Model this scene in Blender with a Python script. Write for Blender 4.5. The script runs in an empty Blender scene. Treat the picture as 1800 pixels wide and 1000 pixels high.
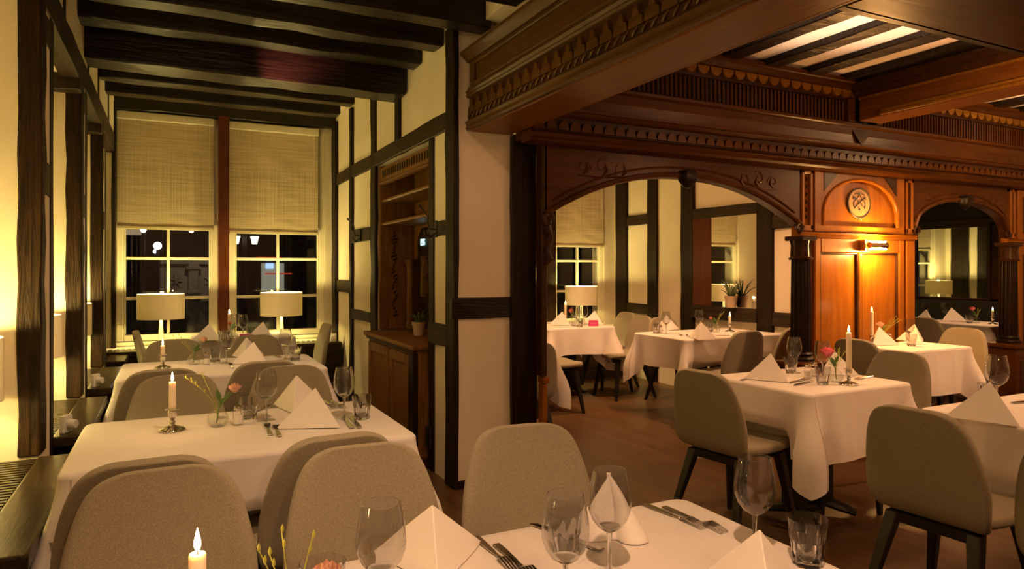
import bpy, bmesh, math, random
from mathutils import Vector, Matrix, noise
random.seed(11)
R = math.radians
PI = math.pi
sc = bpy.context.scene
COL = sc.collection

# ------------------------------------------------------------------ camera
EYE = 1.35
F_PX = 1200.0
HOR = 473.0
SY, CY = 0.4472, 0.8944
cam = bpy.data.cameras.new('camera')
cam.sensor_width = 36.0
cam.lens = F_PX / 1800.0 * 36.0
cam.shift_y = (HOR - 500.0) / 1800.0
cam.clip_start = 0.05
co = bpy.data.objects.new('camera', cam)
COL.objects.link(co)
co.location = (0, 0, EYE)
co.rotation_euler = (PI / 2, 0, -math.atan2(SY, CY))
sc.camera = co
sc.view_settings.view_transform = 'Standard'
sc.view_settings.look = 'None'
sc.view_settings.exposure = 1.25
sc.view_settings.gamma = 1.0
sc.view_settings.use_curve_mapping = False


def spot(u, v, z=0.75):
    """world point on the horizontal plane z that the photograph shows at (u, v)"""
    Z = (EYE - z) * F_PX / (v - HOR)
    a = (u - 900.0) / F_PX
    return Vector((Z * (SY + a * CY), Z * (CY - a * SY), z))


# ------------------------------------------------------------------ materials
def new_mat(name):
    m = bpy.data.materials.new(name)
    m.use_nodes = True
    nt = m.node_tree
    b = nt.nodes['Principled BSDF']
    return m, nt, b


def simple(name, col, rough=0.5, metal=0.0, spec=0.5, bump=0.0, bscale=60.0, var=0.0, vscale=6.0, stretch=(1, 1, 1), sheen=0.0, sub=0.0):
    m, nt, b = new_mat(name)
    b.inputs['Base Color'].default_value = (*col, 1)
    b.inputs['Roughness'].default_value = rough
    b.inputs['Metallic'].default_value = metal
    b.inputs['Specular IOR Level'].default_value = spec
    if sheen:
        b.inputs['Sheen Weight'].default_value = sheen
    if sub:
        b.inputs['Subsurface Weight'].default_value = sub
        b.inputs['Subsurface Radius'].default_value = (0.02, 0.012, 0.006)
        b.inputs['Subsurface Scale'].default_value = 0.5
    if bump or var:
        tc = nt.nodes.new('ShaderNodeTexCoord')
        mp = nt.nodes.new('ShaderNodeMapping')
        mp.inputs['Scale'].default_value = stretch
        nt.links.new(tc.outputs['Object'], mp.inputs['Vector'])
        if bump:
            n = nt.nodes.new('ShaderNodeTexNoise')
            n.inputs['Scale'].default_value = bscale
            n.inputs['Detail'].default_value = 4
            nt.links.new(mp.outputs['Vector'], n.inputs['Vector'])
            bp = nt.nodes.new('ShaderNodeBump')
            bp.inputs['Strength'].default_value = bump
            bp.inputs['Distance'].default_value = 0.01
            nt.links.new(n.outputs['Fac'], bp.inputs['Height'])
            nt.links.new(bp.outputs['Normal'], b.inputs['Normal'])
        if var:
            n2 = nt.nodes.new('ShaderNodeTexNoise')
            n2.inputs['Scale'].default_value = vscale
            n2.inputs['Detail'].default_value = 5
            nt.links.new(mp.outputs['Vector'], n2.inputs['Vector'])
            r = nt.nodes.new('ShaderNodeValToRGB')
            lo = [max(0, c * (1 - var)) for c in col]
            hi = [min(1, c * (1 + var)) for c in col]
            r.color_ramp.elements[0].color = (*lo, 1)
            r.color_ramp.elements[1].color = (*hi, 1)
            r.color_ramp.elements[0].position = 0.3
            r.color_ramp.elements[1].position = 0.7
            nt.links.new(n2.outputs['Fac'], r.inputs['Fac'])
            nt.links.new(r.outputs['Color'], b.inputs['Base Color'])
    return m


def wood(name, dark, light, rough=0.4, axis='X', scale=1.0, bump=0.15, spec=0.15, coat=0.0):
    m, nt, b = new_mat(name)
    tc = nt.nodes.new('ShaderNodeTexCoord')
    mp = nt.nodes.new('ShaderNodeMapping')
    s = {'X': (1.2, 14, 14), 'Y': (14, 1.2, 14), 'Z': (14, 14, 1.2)}[axis]
    mp.inputs['Scale'].default_value = [q * scale for q in s]
    nt.links.new(tc.outputs['Object'], mp.inputs['Vector'])
    n = nt.nodes.new('ShaderNodeTexNoise')
    n.inputs['Scale'].default_value = 2.2
    n.inputs['Detail'].default_value = 7
    n.inputs['Distortion'].default_value = 1.4
    nt.links.new(mp.outputs['Vector'], n.inputs['Vector'])
    r = nt.nodes.new('ShaderNodeValToRGB')
    r.color_ramp.elements[0].color = (*dark, 1)
    r.color_ramp.elements[1].color = (*light, 1)
    r.color_ramp.elements[0].position = 0.32
    r.color_ramp.elements[1].position = 0.7
    nt.links.new(n.outputs['Fac'], r.inputs['Fac'])
    nt.links.new(r.outputs['Color'], b.inputs['Base Color'])
    bp = nt.nodes.new('ShaderNodeBump')
    bp.inputs['Strength'].default_value = bump
    bp.inputs['Distance'].default_value = 0.01
    nt.links.new(n.outputs['Fac'], bp.inputs['Height'])
    nt.links.new(bp.outputs['Normal'], b.inputs['Normal'])
    b.inputs['Roughness'].default_value = rough
    b.inputs['Specular IOR Level'].default_value = spec
    b.inputs['Coat Weight'].default_value = coat
    b.inputs['Coat Roughness'].default_value = 0.2
    return m


def emit(name, col, strength):
    m, nt, b = new_mat(name)
    b.inputs['Base Color'].default_value = (*col, 1)
    b.inputs['Emission Color'].default_value = (*col, 1)
    b.inputs['Emission Strength'].default_value = strength
    return m


def thin_glass(name, tint=(1, 1, 1), ior=1.5, rough=0.0):
    m, nt, b = new_mat(name)
    nt.nodes.remove(b)
    out = nt.nodes['Material Output']
    tr = nt.nodes.new('ShaderNodeBsdfTransparent')
    tr.inputs['Color'].default_value = (*tint, 1)
    gl = nt.nodes.new('ShaderNodeBsdfGlossy')
    gl.inputs['Roughness'].default_value = rough
    lw = nt.nodes.new('ShaderNodeLayerWeight')
    lw.inputs['Blend'].default_value = 0.5
    pw = nt.nodes.new('ShaderNodeMath')
    pw.operation = 'POWER'
    pw.inputs[1].default_value = 2.6
    nt.links.new(lw.outputs['Facing'], pw.inputs[0])
    fr = nt.nodes.new('ShaderNodeMath')
    fr.operation = 'MULTIPLY_ADD'
    fr.use_clamp = True
    f0 = ((ior - 1) / (ior + 1)) ** 2
    fr.inputs[1].default_value = 0.85 - f0
    fr.inputs[2].default_value = f0 * 0.8
    nt.links.new(pw.outputs[0], fr.inputs[0])
    mx = nt.nodes.new('ShaderNodeMixShader')
    nt.links.new(fr.outputs[0], mx.inputs['Fac'])
    nt.links.new(tr.outputs['BSDF'], mx.inputs[1])
    nt.links.new(gl.outputs['BSDF'], mx.inputs[2])
    nt.links.new(mx.outputs['Shader'], out.inputs['Surface'])
    return m


def fabric(name, a, b_):
    m, nt, b = new_mat(name)
    tc = nt.nodes.new('ShaderNodeTexCoord')
    n = nt.nodes.new('ShaderNodeTexNoise')
    n.inputs['Scale'].default_value = 520
    n.inputs['Detail'].default_value = 2
    nt.links.new(tc.outputs['Object'], n.inputs['Vector'])
    r = nt.nodes.new('ShaderNodeValToRGB')
    r.color_ramp.elements[0].color = (*a, 1)
    r.color_ramp.elements[1].color = (*b_, 1)
    r.color_ramp.elements[0].position = 0.36
    r.color_ramp.elements[1].position = 0.64
    nt.links.new(n.outputs['Fac'], r.inputs['Fac'])
    nt.links.new(r.outputs['Color'], b.inputs['Base Color'])
    b.inputs['Roughness'].default_value = 0.95
    b.inputs['Specular IOR Level'].default_value = 0.15
    b.inputs['Sheen Weight'].default_value = 0.15
    bp = nt.nodes.new('ShaderNodeBump')
    bp.inputs['Strength'].default_value = 0.12
    bp.inputs['Distance'].default_value = 0.001
    nt.links.new(n.outputs['Fac'], bp.inputs['Height'])
    nt.links.new(bp.outputs['Normal'], b.inputs['Normal'])
    return m


def woven(name, c1, c2):
    """bamboo blind: fine vertical threads and irregular horizontal slats"""
    m, nt, b = new_mat(name)
    tc = nt.nodes.new('ShaderNodeTexCoord')
    cols = []
    for sc_, fr in (((170, 1, 1.2), 0.5), ((2.5, 1, 60), 0.5)):
        mp = nt.nodes.new('ShaderNodeMapping')
        mp.inputs['Scale'].default_value = sc_
        nt.links.new(tc.outputs['Object'], mp.inputs['Vector'])
        n = nt.nodes.new('ShaderNodeTexNoise')
        n.inputs['Scale'].default_value = 1.0
        n.inputs['Detail'].default_value = 3
        nt.links.new(mp.outputs['Vector'], n.inputs['Vector'])
        cols.append(n)
    ad = nt.nodes.new('ShaderNodeMath')
    ad.operation = 'ADD'
    nt.links.new(cols[0].outputs['Fac'], ad.inputs[0])
    nt.links.new(cols[1].outputs['Fac'], ad.inputs[1])
    r = nt.nodes.new('ShaderNodeValToRGB')
    r.color_ramp.elements[0].color = (*c1, 1)
    r.color_ramp.elements[1].color = (*c2, 1)
    r.color_ramp.elements[0].position = 0.38
    r.color_ramp.elements[1].position = 0.58
    h = nt.nodes.new('ShaderNodeMath')
    h.operation = 'MULTIPLY'
    h.inputs[1].default_value = 0.5
    nt.links.new(ad.outputs[0], h.inputs[0])
    nt.links.new(h.outputs[0], r.inputs['Fac'])
    nt.links.new(r.outputs['Color'], b.inputs['Base Color'])
    b.inputs['Roughness'].default_value = 0.8
    return m


M = {}
M['plaster'] = simple('plaster', (0.80, 0.71, 0.55), 0.9, spec=0.2, bump=0.12, bscale=40, var=0.05, vscale=3)
M['plaster_right'] = simple('plaster_lime', (0.80, 0.68, 0.56), 0.9, spec=0.2, bump=0.12, bscale=40, var=0.05, vscale=3)
M['ceil'] = simple('ceiling_plaster', (0.72, 0.63, 0.46), 0.95, spec=0.1, bump=0.1, bscale=30)
M['timber_z'] = wood('dark_timber_upright', (0.010, 0.006, 0.0035), (0.026, 0.015, 0.008), 0.55, 'Z', 1.0, 0.5)
M['timber_x'] = wood('dark_timber_cross', (0.007, 0.0045, 0.003), (0.018, 0.011, 0.006), 0.30, 'X', 1.0, 0.6, spec=0.28)
M['timber_y'] = wood('grey_brown_timber', (0.018, 0.012, 0.007), (0.048, 0.031, 0.017), 0.5, 'Y', 1.0, 0.5)
M['timber_old'] = wood('charred_old_timber', (0.009, 0.005, 0.0025), (0.036, 0.017, 0.006), 0.55, 'Z', 1.3, 0.9)
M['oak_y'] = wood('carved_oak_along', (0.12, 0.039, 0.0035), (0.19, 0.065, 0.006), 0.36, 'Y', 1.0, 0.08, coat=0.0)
M['oak_side'] = wood('shaded_side_oak', (0.062, 0.029, 0.006), (0.11, 0.052, 0.011), 0.38, 'Y', 1.0, 0.08)  # darker copy of the beam's oak: shade on its side put into the colour
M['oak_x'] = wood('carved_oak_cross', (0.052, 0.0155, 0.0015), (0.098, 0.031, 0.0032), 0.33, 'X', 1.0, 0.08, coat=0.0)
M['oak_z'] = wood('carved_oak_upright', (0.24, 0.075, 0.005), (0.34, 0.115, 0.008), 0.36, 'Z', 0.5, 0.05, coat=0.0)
M['oak_dark'] = wood('dark_carved_oak', (0.028, 0.011, 0.004), (0.060, 0.023, 0.007), 0.35, 'X', 1.0, 0.1, coat=0.0)
M['oak_gold_lit'] = wood('gold_lit_oak', (0.17, 0.07, 0.008), (0.28, 0.125, 0.014), 0.32, 'X', 1.0, 0.06, coat=0.0)  # golden light on the mouldings put into the oak colour
M['oak_black'] = wood('blackened_oak', (0.009, 0.0045, 0.0025), (0.024, 0.011, 0.005), 0.33, 'Z', 1.0, 0.1, coat=0.0)
M['red_board'] = wood('red_brown_board', (0.07, 0.018, 0.007), (0.12, 0.032, 0.012), 0.4, 'Z', 1.0, 0.08)
M['cabinet'] = wood('cabinet_walnut', (0.13, 0.056, 0.013), (0.25, 0.115, 0.030), 0.42, 'Z', 0.9, 0.08)
M['bench'] = wood('dark_stained_oak', (0.016, 0.010, 0.005), (0.05, 0.032, 0.015), 0.30, 'Y', 1.6, 0.10, coat=0.25)
M['bench_x'] = wood('dark_stained_oak_cross', (0.016, 0.010, 0.005), (0.05, 0.032, 0.015), 0.3, 'X', 1.2, 0.3, coat=0.2)
M['floor'] = wood('dark_floor', (0.085, 0.042, 0.017), (0.140, 0.075, 0.032), 0.38, 'Y', 0.5, 0.05, spec=0.45)
M['cloth'] = simple('white_table_linen', (0.82, 0.77, 0.74), 0.75, spec=0.25, bump=0.06, bscale=18, sheen=0.1)
M['napkin'] = simple('white_napkin_linen', (0.86, 0.82, 0.78), 0.7, spec=0.25, bump=0.05, bscale=400)
M['fabric'] = fabric('grey_wool_upholstery', (0.24, 0.210, 0.145), (0.40, 0.35, 0.245))
M['black_wood'] = simple('black_lacquered_wood', (0.012, 0.009, 0.008), 0.4, bump=0.05, bscale=90)
M['black_iron'] = simple('black_cast_iron', (0.014, 0.011, 0.010), 0.4, bump=0.1, bscale=50)
M['iron'] = simple('wrought_iron', (0.02, 0.016, 0.012), 0.45, metal=0.4)
M['glass'] = thin_glass('clear_glass', (0.985, 0.985, 0.98), 1.5)
M['pane'] = thin_glass('window_glass', (0.95, 0.95, 0.95), 1.45)
m, nt, b = new_mat('thick_glass')
b.inputs['Transmission Weight'].default_value = 1.0
b.inputs['Roughness'].default_value = 0.0
b.inputs['IOR'].default_value = 1.45
M['thick'] = m
out = nt.nodes['Material Output']
trn = nt.nodes.new('ShaderNodeBsdfTransparent')
mx = nt.nodes.new('ShaderNodeMixShader')
mx.inputs['Fac'].default_value = 1.0
nt.links.new(trn.outputs[0], mx.inputs[1])
nt.links.new(b.outputs[0], mx.inputs[2])
nt.links.new(mx.outputs[0], out.inputs['Surface'])
M['water'] = thin_glass('water', (0.93, 0.95, 0.93), 1.33)
M['mirror'] = simple('mirror_silver', (0.86, 0.86, 0.82), 0.02, metal=1.0)
M['silver'] = simple('polished_silver', (0.62, 0.58, 0.52), 0.16, metal=1.0, bump=0.05, bscale=120)
M['steel'] = simple('cutlery_steel', (0.45, 0.42, 0.38), 0.22, metal=1.0)
M['brass'] = simple('polished_brass', (0.72, 0.52, 0.28), 0.18, metal=1.0)
M['wax'] = simple('candle_wax', (0.88, 0.80, 0.62), 0.5, sub=0.6)
M['wick'] = simple('charred_wick', (0.02, 0.015, 0.012), 0.9)
M['flame'] = emit('candle_flame', (1.0, 0.62, 0.22), 26.0)
M['bulb'] = emit('warm_bulb', (1.0, 0.80, 0.42), 14.0)
M['shade'] = simple('cream_lacquered_shade', (0.88, 0.82, 0.70), 0.3, spec=0.5)
nt = M['shade'].node_tree
pb = nt.nodes['Principled BSDF']
trl = nt.nodes.new('ShaderNodeBsdfTranslucent')
trl.inputs['Color'].default_value = (0.9, 0.78, 0.55, 1)
mxs = nt.nodes.new('ShaderNodeMixShader')
mxs.inputs['Fac'].default_value = 0.07
nt.links.new(pb.outputs[0], mxs.inputs[1])
nt.links.new(trl.outputs[0], mxs.inputs[2])
nt.links.new(mxs.outputs[0], nt.nodes['Material Output'].inputs['Surface'])
M['ceramic'] = simple('white_ceramic', (0.86, 0.84, 0.78), 0.25)
M['frame_white'] = simple('cream_painted_wood', (0.80, 0.74, 0.58), 0.5, bump=0.05, bscale=60)
M['blind'] = woven('woven_bamboo', (0.46, 0.365, 0.225), (0.72, 0.60, 0.41))
M['blindbar'] = simple('bamboo_bar', (0.62, 0.53, 0.34), 0.6)
M['white_plastic'] = simple('white_plastic', (0.82, 0.80, 0.74), 0.35)
M['black_plastic'] = simple('black_plastic', (0.014, 0.013, 0.012), 0.35)
M['leaf'] = simple('green_leaf', (0.10, 0.20, 0.045), 0.5, var=0.3, vscale=30)
M['aloe'] = simple('aloe_leaf', (0.075, 0.12, 0.035), 0.45, var=0.3, vscale=20)
M['twig'] = simple('yellow_green_twig', (0.36, 0.36, 0.05), 0.5, var=0.2, vscale=40)
M['rose'] = simple('pink_petal', (0.85, 0.24, 0.22), 0.6, var=0.25, vscale=25, sub=0.2)
M['rose_pale'] = simple('cream_pink_petal', (0.90, 0.48, 0.36), 0.6, var=0.3, vscale=25, sub=0.2)
M['carnation'] = simple('deep_pink_petal', (0.92, 0.16, 0.26), 0.6, var=0.2, vscale=25, sub=0.2)
M['pot'] = simple('terracotta_pale', (0.48, 0.34, 0.23), 0.8, bump=0.1, bscale=70)
M['soil'] = simple('potting_soil', (0.03, 0.02, 0.015), 0.95, bump=0.5, bscale=120)
M['salt'] = simple('table_salt', (0.85, 0.83, 0.8), 0.9)
M['card'] = simple('magenta_card', (0.50, 0.012, 0.16), 0.55)
M['card_ink'] = simple('pale_pink_ink', (0.85, 0.45, 0.55), 0.6)
M['leather'] = simple('black_leather', (0.016, 0.014, 0.014), 0.38, bump=0.08, bscale=80)
M['medal'] = simple('painted_medallion', (0.42, 0.22, 0.09), 0.5, var=0.15, vscale=14)
M['medal_line'] = simple('dark_green_relief', (0.05, 0.045, 0.02), 0.5)
M['night_wall'] = simple('night_facade', (0.05, 0.045, 0.04), 0.9, var=0.4, vscale=0.8)
M['night_stone'] = simple('pale_stone_relief', (0.38, 0.34, 0.28), 0.8, var=0.2, vscale=3)
M['night_water'] = simple('dark_canal_water', (0.006, 0.007, 0.008), 0.10, bump=0.6, bscale=5)
M['street_glow'] = emit('street_lantern_glow', (1.0, 0.86, 0.62), 1.7)
M['street_cold'] = emit('cold_street_glow', (0.85, 0.92, 1.0), 4.0)
M['kiosk_glow'] = emit('kiosk_panel_glow', (0.62, 0.62, 0.46), 0.14)
M['kiosk_red'] = emit('red_light_strip', (0.9, 0.10, 0.04), 0.16)
M['kiosk_blue'] = emit('blue_sign_glow', (0.35, 0.55, 1.0), 0.6)
M['sign_glow'] = emit('neon_letter_glow', (0.35, 0.75, 0.72), 1.3)
M['lit_window'] = emit('lit_house_window', (1.0, 0.72, 0.4), 0.12)

# ------------------------------------------------------------------ helpers
WORLD = set()


def thing(name, label, cat, loc=(0, 0, 0), rotz=0.0, group=None, world=False):
    o = bpy.data.objects.new(name, None)
    COL.objects.link(o)
    o.empty_display_size = 0.1
    o.location = loc
    o.rotation_euler = (0, 0, rotz)
    o['label'] = label
    o['category'] = cat
    if group:
        o['group'] = group
    if world:
        WORLD.add(o.name)
    return o


def tag(o, label, cat, group=None, kind=None):
    o['label'] = label
    o['category'] = cat
    if group:
        o['group'] = group
    if kind:
        o['kind'] = kind
    return o


def struct_root(name, loc=(0, 0, 0)):
    o = bpy.data.objects.new(name, None)
    COL.objects.link(o)
    o.location = loc
    o['kind'] = 'structure'
    WORLD.add(o.name)
    return o


class MB:
    def __init__(self):
        self.v = []
        self.f = []

    def add(self, vs, fs):
        b = len(self.v)
        self.v += [tuple(p) for p in vs]
        self.f += [tuple(b + i for i in q) for q in fs]
        return self

    def box(self, x0, x1, y0, y1, z0, z1):
        if x0 > x1: x0, x1 = x1, x0
        if y0 > y1: y0, y1 = y1, y0
        if z0 > z1: z0, z1 = z1, z0
        vs = [(x0, y0, z0), (x1, y0, z0), (x1, y1, z0), (x0, y1, z0), (x0, y0, z1), (x1, y0, z1), (x1, y1, z1), (x0, y1, z1)]
        return self.add(vs, [(3, 2, 1, 0), (4, 5, 6, 7), (0, 1, 5, 4), (1, 2, 6, 5), (2, 3, 7, 6), (3, 0, 4, 7)])

    def timber(self, x0, x1, y0, y1, z0, z1, jit=0.006, step=0.22):
        """a hand-hewn beam: a box cut along its length with wandering edges"""
        lo = [min(x0, x1), min(y0, y1), min(z0, z1)]
        hi = [max(x0, x1), max(y0, y1), max(z0, z1)]
        d = [hi[i] - lo[i] for i in range(3)]
        ax = d.index(max(d))
        a, c = [(1, 2), (2, 0), (0, 1)][ax]
        n = max(2, int(d[ax] / step))
        vs, fs = [], []
        for i in range(n + 1):
            t = lo[ax] + d[ax] * i / n
            for (sa, sc_) in ((0, 0), (1, 0), (1, 1), (0, 1)):
                p = [0, 0, 0]
                p[ax] = t
                p[a] = (hi[a] if sa else lo[a]) + random.uniform(-jit, jit)
                p[c] = (hi[c] if sc_ else lo[c]) + random.uniform(-jit, jit)
                vs.append(p)
        for i in range(n):
            for k in range(4):
                q = (k + 1) % 4
                fs.append((i * 4 + k, i * 4 + q, i * 4 + 4 + q, i * 4 + 4 + k))
        fs.append((3, 2, 1, 0))
        e = n * 4
        fs.append((e, e + 1, e + 2, e + 3))
        return self.add(vs, fs)

    def tube(self, pts, rad, n=8, caps=True, flat=None):
        pts = [Vector(p) for p in pts]
        m_ = len(pts)
        rads = rad if isinstance(rad, (list, tuple)) else [rad] * m_
        up = None
        vs, fs = [], []
        for i, p in enumerate(pts):
            t = (pts[min(i + 1, m_ - 1)] - pts[max(i - 1, 0)])
            if t.length < 1e-9:
                t = Vector((0, 0, 1))
            t.normalize()
            if up is None:
                ref = Vector((0, 0, 1)) if abs(t.z) < 0.9 else Vector((1, 0, 0))
                a = t.cross(ref).normalized()
            else:
                a = (up - t * up.dot(t))
                a = a.normalized() if a.length > 1e-6 else t.orthogonal().normalized()
            up = a
            b_ = t.cross(a)
            for k in range(n):
                w = 2 * PI * k / n
                ca, sb = math.cos(w), math.sin(w)
                if flat:
                    sb *= flat
                vs.append(p + (a * ca + b_ * sb) * rads[i])
        for i in range(m_ - 1):
            for k in range(n):
                q = (k + 1) % n
                fs.append((i * n + k, i * n + q, (i + 1) * n + q, (i + 1) * n + k))
        if caps:
            fs.append(tuple(range(n - 1, -1, -1)))
            fs.append(tuple((m_ - 1) * n + k for k in range(n)))
        return self.add(vs, fs)

    def lathe(self, prof, n=24, c=(0, 0, 0), scal=None):
        vs, fs = [], []
        rows = []
        for i, (r, z) in enumerate(prof):
            if r < 1e-6:
                rows.append([len(vs)])
                vs.append((c[0], c[1], c[2] + z))
            else:
                row = []
                for k in range(n):
                    w = 2 * PI * k / n
                    rr = r if scal is None else r * scal(i, w)
                    row.append(len(vs))
                    vs.append((c[0] + rr * math.cos(w), c[1] + rr * math.sin(w), c[2] + z))
                rows.append(row)
        for i in range(len(rows) - 1):
            a, b_ = rows[i], rows[i + 1]
            for k in range(n):
                q = (k + 1) % n
                if len(a) == 1 and len(b_) == 1:
                    continue
                if len(a) == 1:
                    fs.append((a[0], b_[q], b_[k]))
                elif len(b_) == 1:
                    fs.append((a[k], a[q], b_[0]))
                else:
                    fs.append((a[k], a[q], b_[q], b_[k]))
        return self.add(vs, fs)

    def extrude_x(self, prof, x0, x1):
        """closed (y, z) outline pushed along x"""
        n = len(prof)
        vs = [(x0, y, z) for y, z in prof] + [(x1, y, z) for y, z in prof]
        fs = [(i, (i + 1) % n, n + (i + 1) % n, n + i) for i in range(n)]
        fs += [tuple(range(n - 1, -1, -1)), tuple(range(n, 2 * n))]
        return self.add(vs, fs)

    def extrude_y(self, prof, y0, y1):
        n = len(prof)
        vs = [(x, y0, z) for x, z in prof] + [(x, y1, z) for x, z in prof]
        fs = [(i, (i + 1) % n, n + (i + 1) % n, n + i) for i in range(n)]
        fs += [tuple(range(n - 1, -1, -1)), tuple(range(n, 2 * n))]
        return self.add(vs, fs)

    def plate(self, outline, o, u, w, nrm, depth):
        """closed 2-D outline in the plane (o, u, w) given a thickness along nrm"""
        o, u, w, nrm = Vector(o), Vector(u), Vector(w), Vector(nrm)
        n = len(outline)
        vs = [o + u * a + w * b_ for a, b_ in outline] + [o + u * a + w * b_ + nrm * depth for a, b_ in outline]
        fs = [(i, (i + 1) % n, n + (i + 1) % n, n + i) for i in range(n)]
        fs += [tuple(range(n - 1, -1, -1)), tuple(range(n, 2 * n))]
        return self.add(vs, fs)

    def build(self, name, mat, parent=None, smooth=False, bevel=0.0, angle=35, seg=1):
        me = bpy.data.meshes.new(name)
        off = Vector((0, 0, 0))
        if parent is not None:
            top = parent
            while top.parent is not None:
                top = top.parent
            if top.name in WORLD:
                off = top.location.copy()
        if parent is None and self.v:
            xs = [p[0] for p in self.v]; ys = [p[1] for p in self.v]; zs = [p[2] for p in self.v]
            off = Vector(((min(xs) + max(xs)) / 2, (min(ys) + max(ys)) / 2, min(zs)))
        me.from_pydata([(p[0] - off.x, p[1] - off.y, p[2] - off.z) for p in self.v], [], self.f)
        bm = bmesh.new()
        bm.from_mesh(me)
        bmesh.ops.recalc_face_normals(bm, faces=bm.faces)
        if bevel:
            es = [e for e in bm.edges if len(e.link_faces) == 2 and e.calc_face_angle(0) > R(40)]
            bmesh.ops.bevel(bm, geom=es, offset=bevel, segments=seg, affect='EDGES', profile=0.6, clamp_overlap=True)
        bm.to_mesh(me)
        bm.free()
        if smooth:
            me.polygons.foreach_set('use_smooth', [True] * len(me.polygons))
            me.set_sharp_from_angle(angle=R(angle))
        me.materials.append(mat)
        o = bpy.data.objects.new(name, me)
        COL.objects.link(o)
        if parent is not None:
            o.parent = parent
        else:
            o.location = off
            WORLD.add(o.name)
        return o


def bake(o):
    dg = bpy.context.evaluated_depsgraph_get()
    me = bpy.data.meshes.new_from_object(o.evaluated_get(dg))
    old = o.data
    o.modifiers.clear()
    o.data = me
    bpy.data.meshes.remove(old)
    return o


def soft(o, thick=0.0, sub=1, offset=0.0):
    if thick:
        s = o.modifiers.new('thickness', 'SOLIDIFY')
        s.thickness = thick
        s.offset = offset
    if sub:
        s = o.modifiers.new('round', 'SUBSURF')
        s.levels = sub
        s.render_levels = sub
    bpy.context.view_layer.update()
    bake(o)
    o.data.polygons.foreach_set('use_smooth', [True] * len(o.data.polygons))
    return o


def kids(o):
    return list(o.children)


def dup(o, parent=None):
    c = o.copy()
    COL.objects.link(c)
    if parent is not None:
        c.parent = parent
    for ch in kids(o):
        dup(ch, c)
    return c


class Kind:
    """first placement moves the finished thing itself, later ones copy it with its parts"""

    def __init__(self, root):
        self.root = root
        self.used = False

    def put(self, loc, rotz, label, group=None, scale=None):
        if not self.used:
            self.used = True
            o = self.root
        else:
            o = dup(self.root)
        o.location = loc
        o.rotation_euler = (0, 0, rotz)
        if scale:
            o.scale = scale
        else:
            o.scale = (1, 1, 1)
        o['label'] = label
        if group:
            o['group'] = group
        elif 'group' in o.keys():
            del o['group']
        return o


def point_light(name, loc, energy, col, radius=0.02):
    l = bpy.data.lights.new(name, 'POINT')
    l.energy = energy
    l.color = col
    l.shadow_soft_size = radius
    o = bpy.data.objects.new(name, l)
    COL.objects.link(o)
    o.location = loc
    return o


def spot_light(name, loc, target, energy, col, size=70, blend=0.6, radius=0.04):
    l = bpy.data.lights.new(name, 'SPOT')
    l.energy = energy
    l.color = col
    l.shadow_soft_size = radius
    l.spot_size = R(size)
    l.spot_blend = blend
    o = bpy.data.objects.new(name, l)
    COL.objects.link(o)
    o.location = loc
    o.rotation_euler = (Vector(target) - Vector(loc)).to_track_quat('-Z', 'Y').to_euler()
    return o


YEL = (1.0, 0.78, 0.24)
WARM = (1.0, 0.50, 0.225)
NEUT = (1.0, 0.60, 0.32)

# ------------------------------------------------------------------ room shell
XR = 1.56          # plane of the half-timbered wall between the two rooms
YF = 7.40          # window facade
CEIL = 2.97


def structure(mb, name, mat, parent=None, **k):
    o = mb.build(name, mat, parent, **k)
    if parent is None:
        o['kind'] = 'structure'
    return o


structure(MB().box(-1.3, 9.3, -3.0, 7.7, -0.06, 0.0), 'floor', M['floor'])
structure(MB().box(-1.3, 9.3, -3.0, 7.7, CEIL, CEIL + 0.1), 'ceiling', M['ceil'])
structure(MB().box(-1.3, 9.3, -3.1, -3.0, 0, CEIL), 'wall_back', M['plaster_right'])
structure(MB().box(9.2, 9.3, -3.0, 3.75, 0, CEIL), 'wall_east', M['plaster_right'])

structure(MB().box(1.66, 9.2, 1.46, 3.765, 2.818, 2.965), 'ceiling_coffers', M['plaster_right'])
# left wall: window niches between timber-edged piers
PIERS = [(1.86, 2.17), (3.31, 3.63), (4.70, 5.00), (6.07, 6.40)]
mb = MB()
mb.box(-1.30, -1.08, -3.0, YF, 0, CEIL)
for y0, y1 in PIERS:
    mb.box(-1.08, -0.47, y0, y1, 0, 2.46)
mb.box(-1.08, -0.47, -3.0, YF, 2.46, CEIL)
wl = structure(mb, 'wall_left', M['plaster'])
for i, (y0, y1) in enumerate(PIERS):
    MB().timber(-0.545, -0.464, y0 - 0.012, y0 + 0.10, 0.60, 2.50, 0.005, 0.16).build('timber_post', M['timber_old'], wl, bevel=0.006)
    MB().timber(-0.49, -0.466, y1 - 0.085, y1 + 0.004, 0.30, 2.60, 0.002).build('timber_stud', M['timber_z'], wl, bevel=0.002)
    MB().timber(-0.49, -0.466, y0 + 0.09, y1 - 0.08, 1.66, 1.80, 0.002).build('timber_rail', M['timber_y'], wl, bevel=0.002)
    MB().timber(-0.49, -0.466, y0 + 0.09, y1 - 0.08, 2.30, 2.42, 0.002).build('timber_rail', M['timber_y'], wl, bevel=0.002)
    if i > 1:
        MB().timber(-0.66, -0.465, y0 - 0.12, y0 + 0.03, 2.37, 2.47, 0.005, 0.1).build('timber_bracket', M['timber_y'], wl, bevel=0.006)
MB().timber(-0.56, -0.464, -3.0, YF - 0.02, 2.44, 2.60, 0.003).build('timber_plate', M['timber_y'], wl, bevel=0.004)
for y in (0.6, 2.3, 3.95, 5.05, 5.72, 6.60):
    MB().timber(-0.49, -0.466, y, y + 0.09, 2.59, 2.95, 0.002).build('timber_stud', M['timber_z'], wl, bevel=0.002)
MB().timber(-0.49, -0.455, YF - 0.13, YF - 0.01, 0.62, 2.9, 0.003).build('timber_post', M['timber_z'], wl, bevel=0.004)

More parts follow.
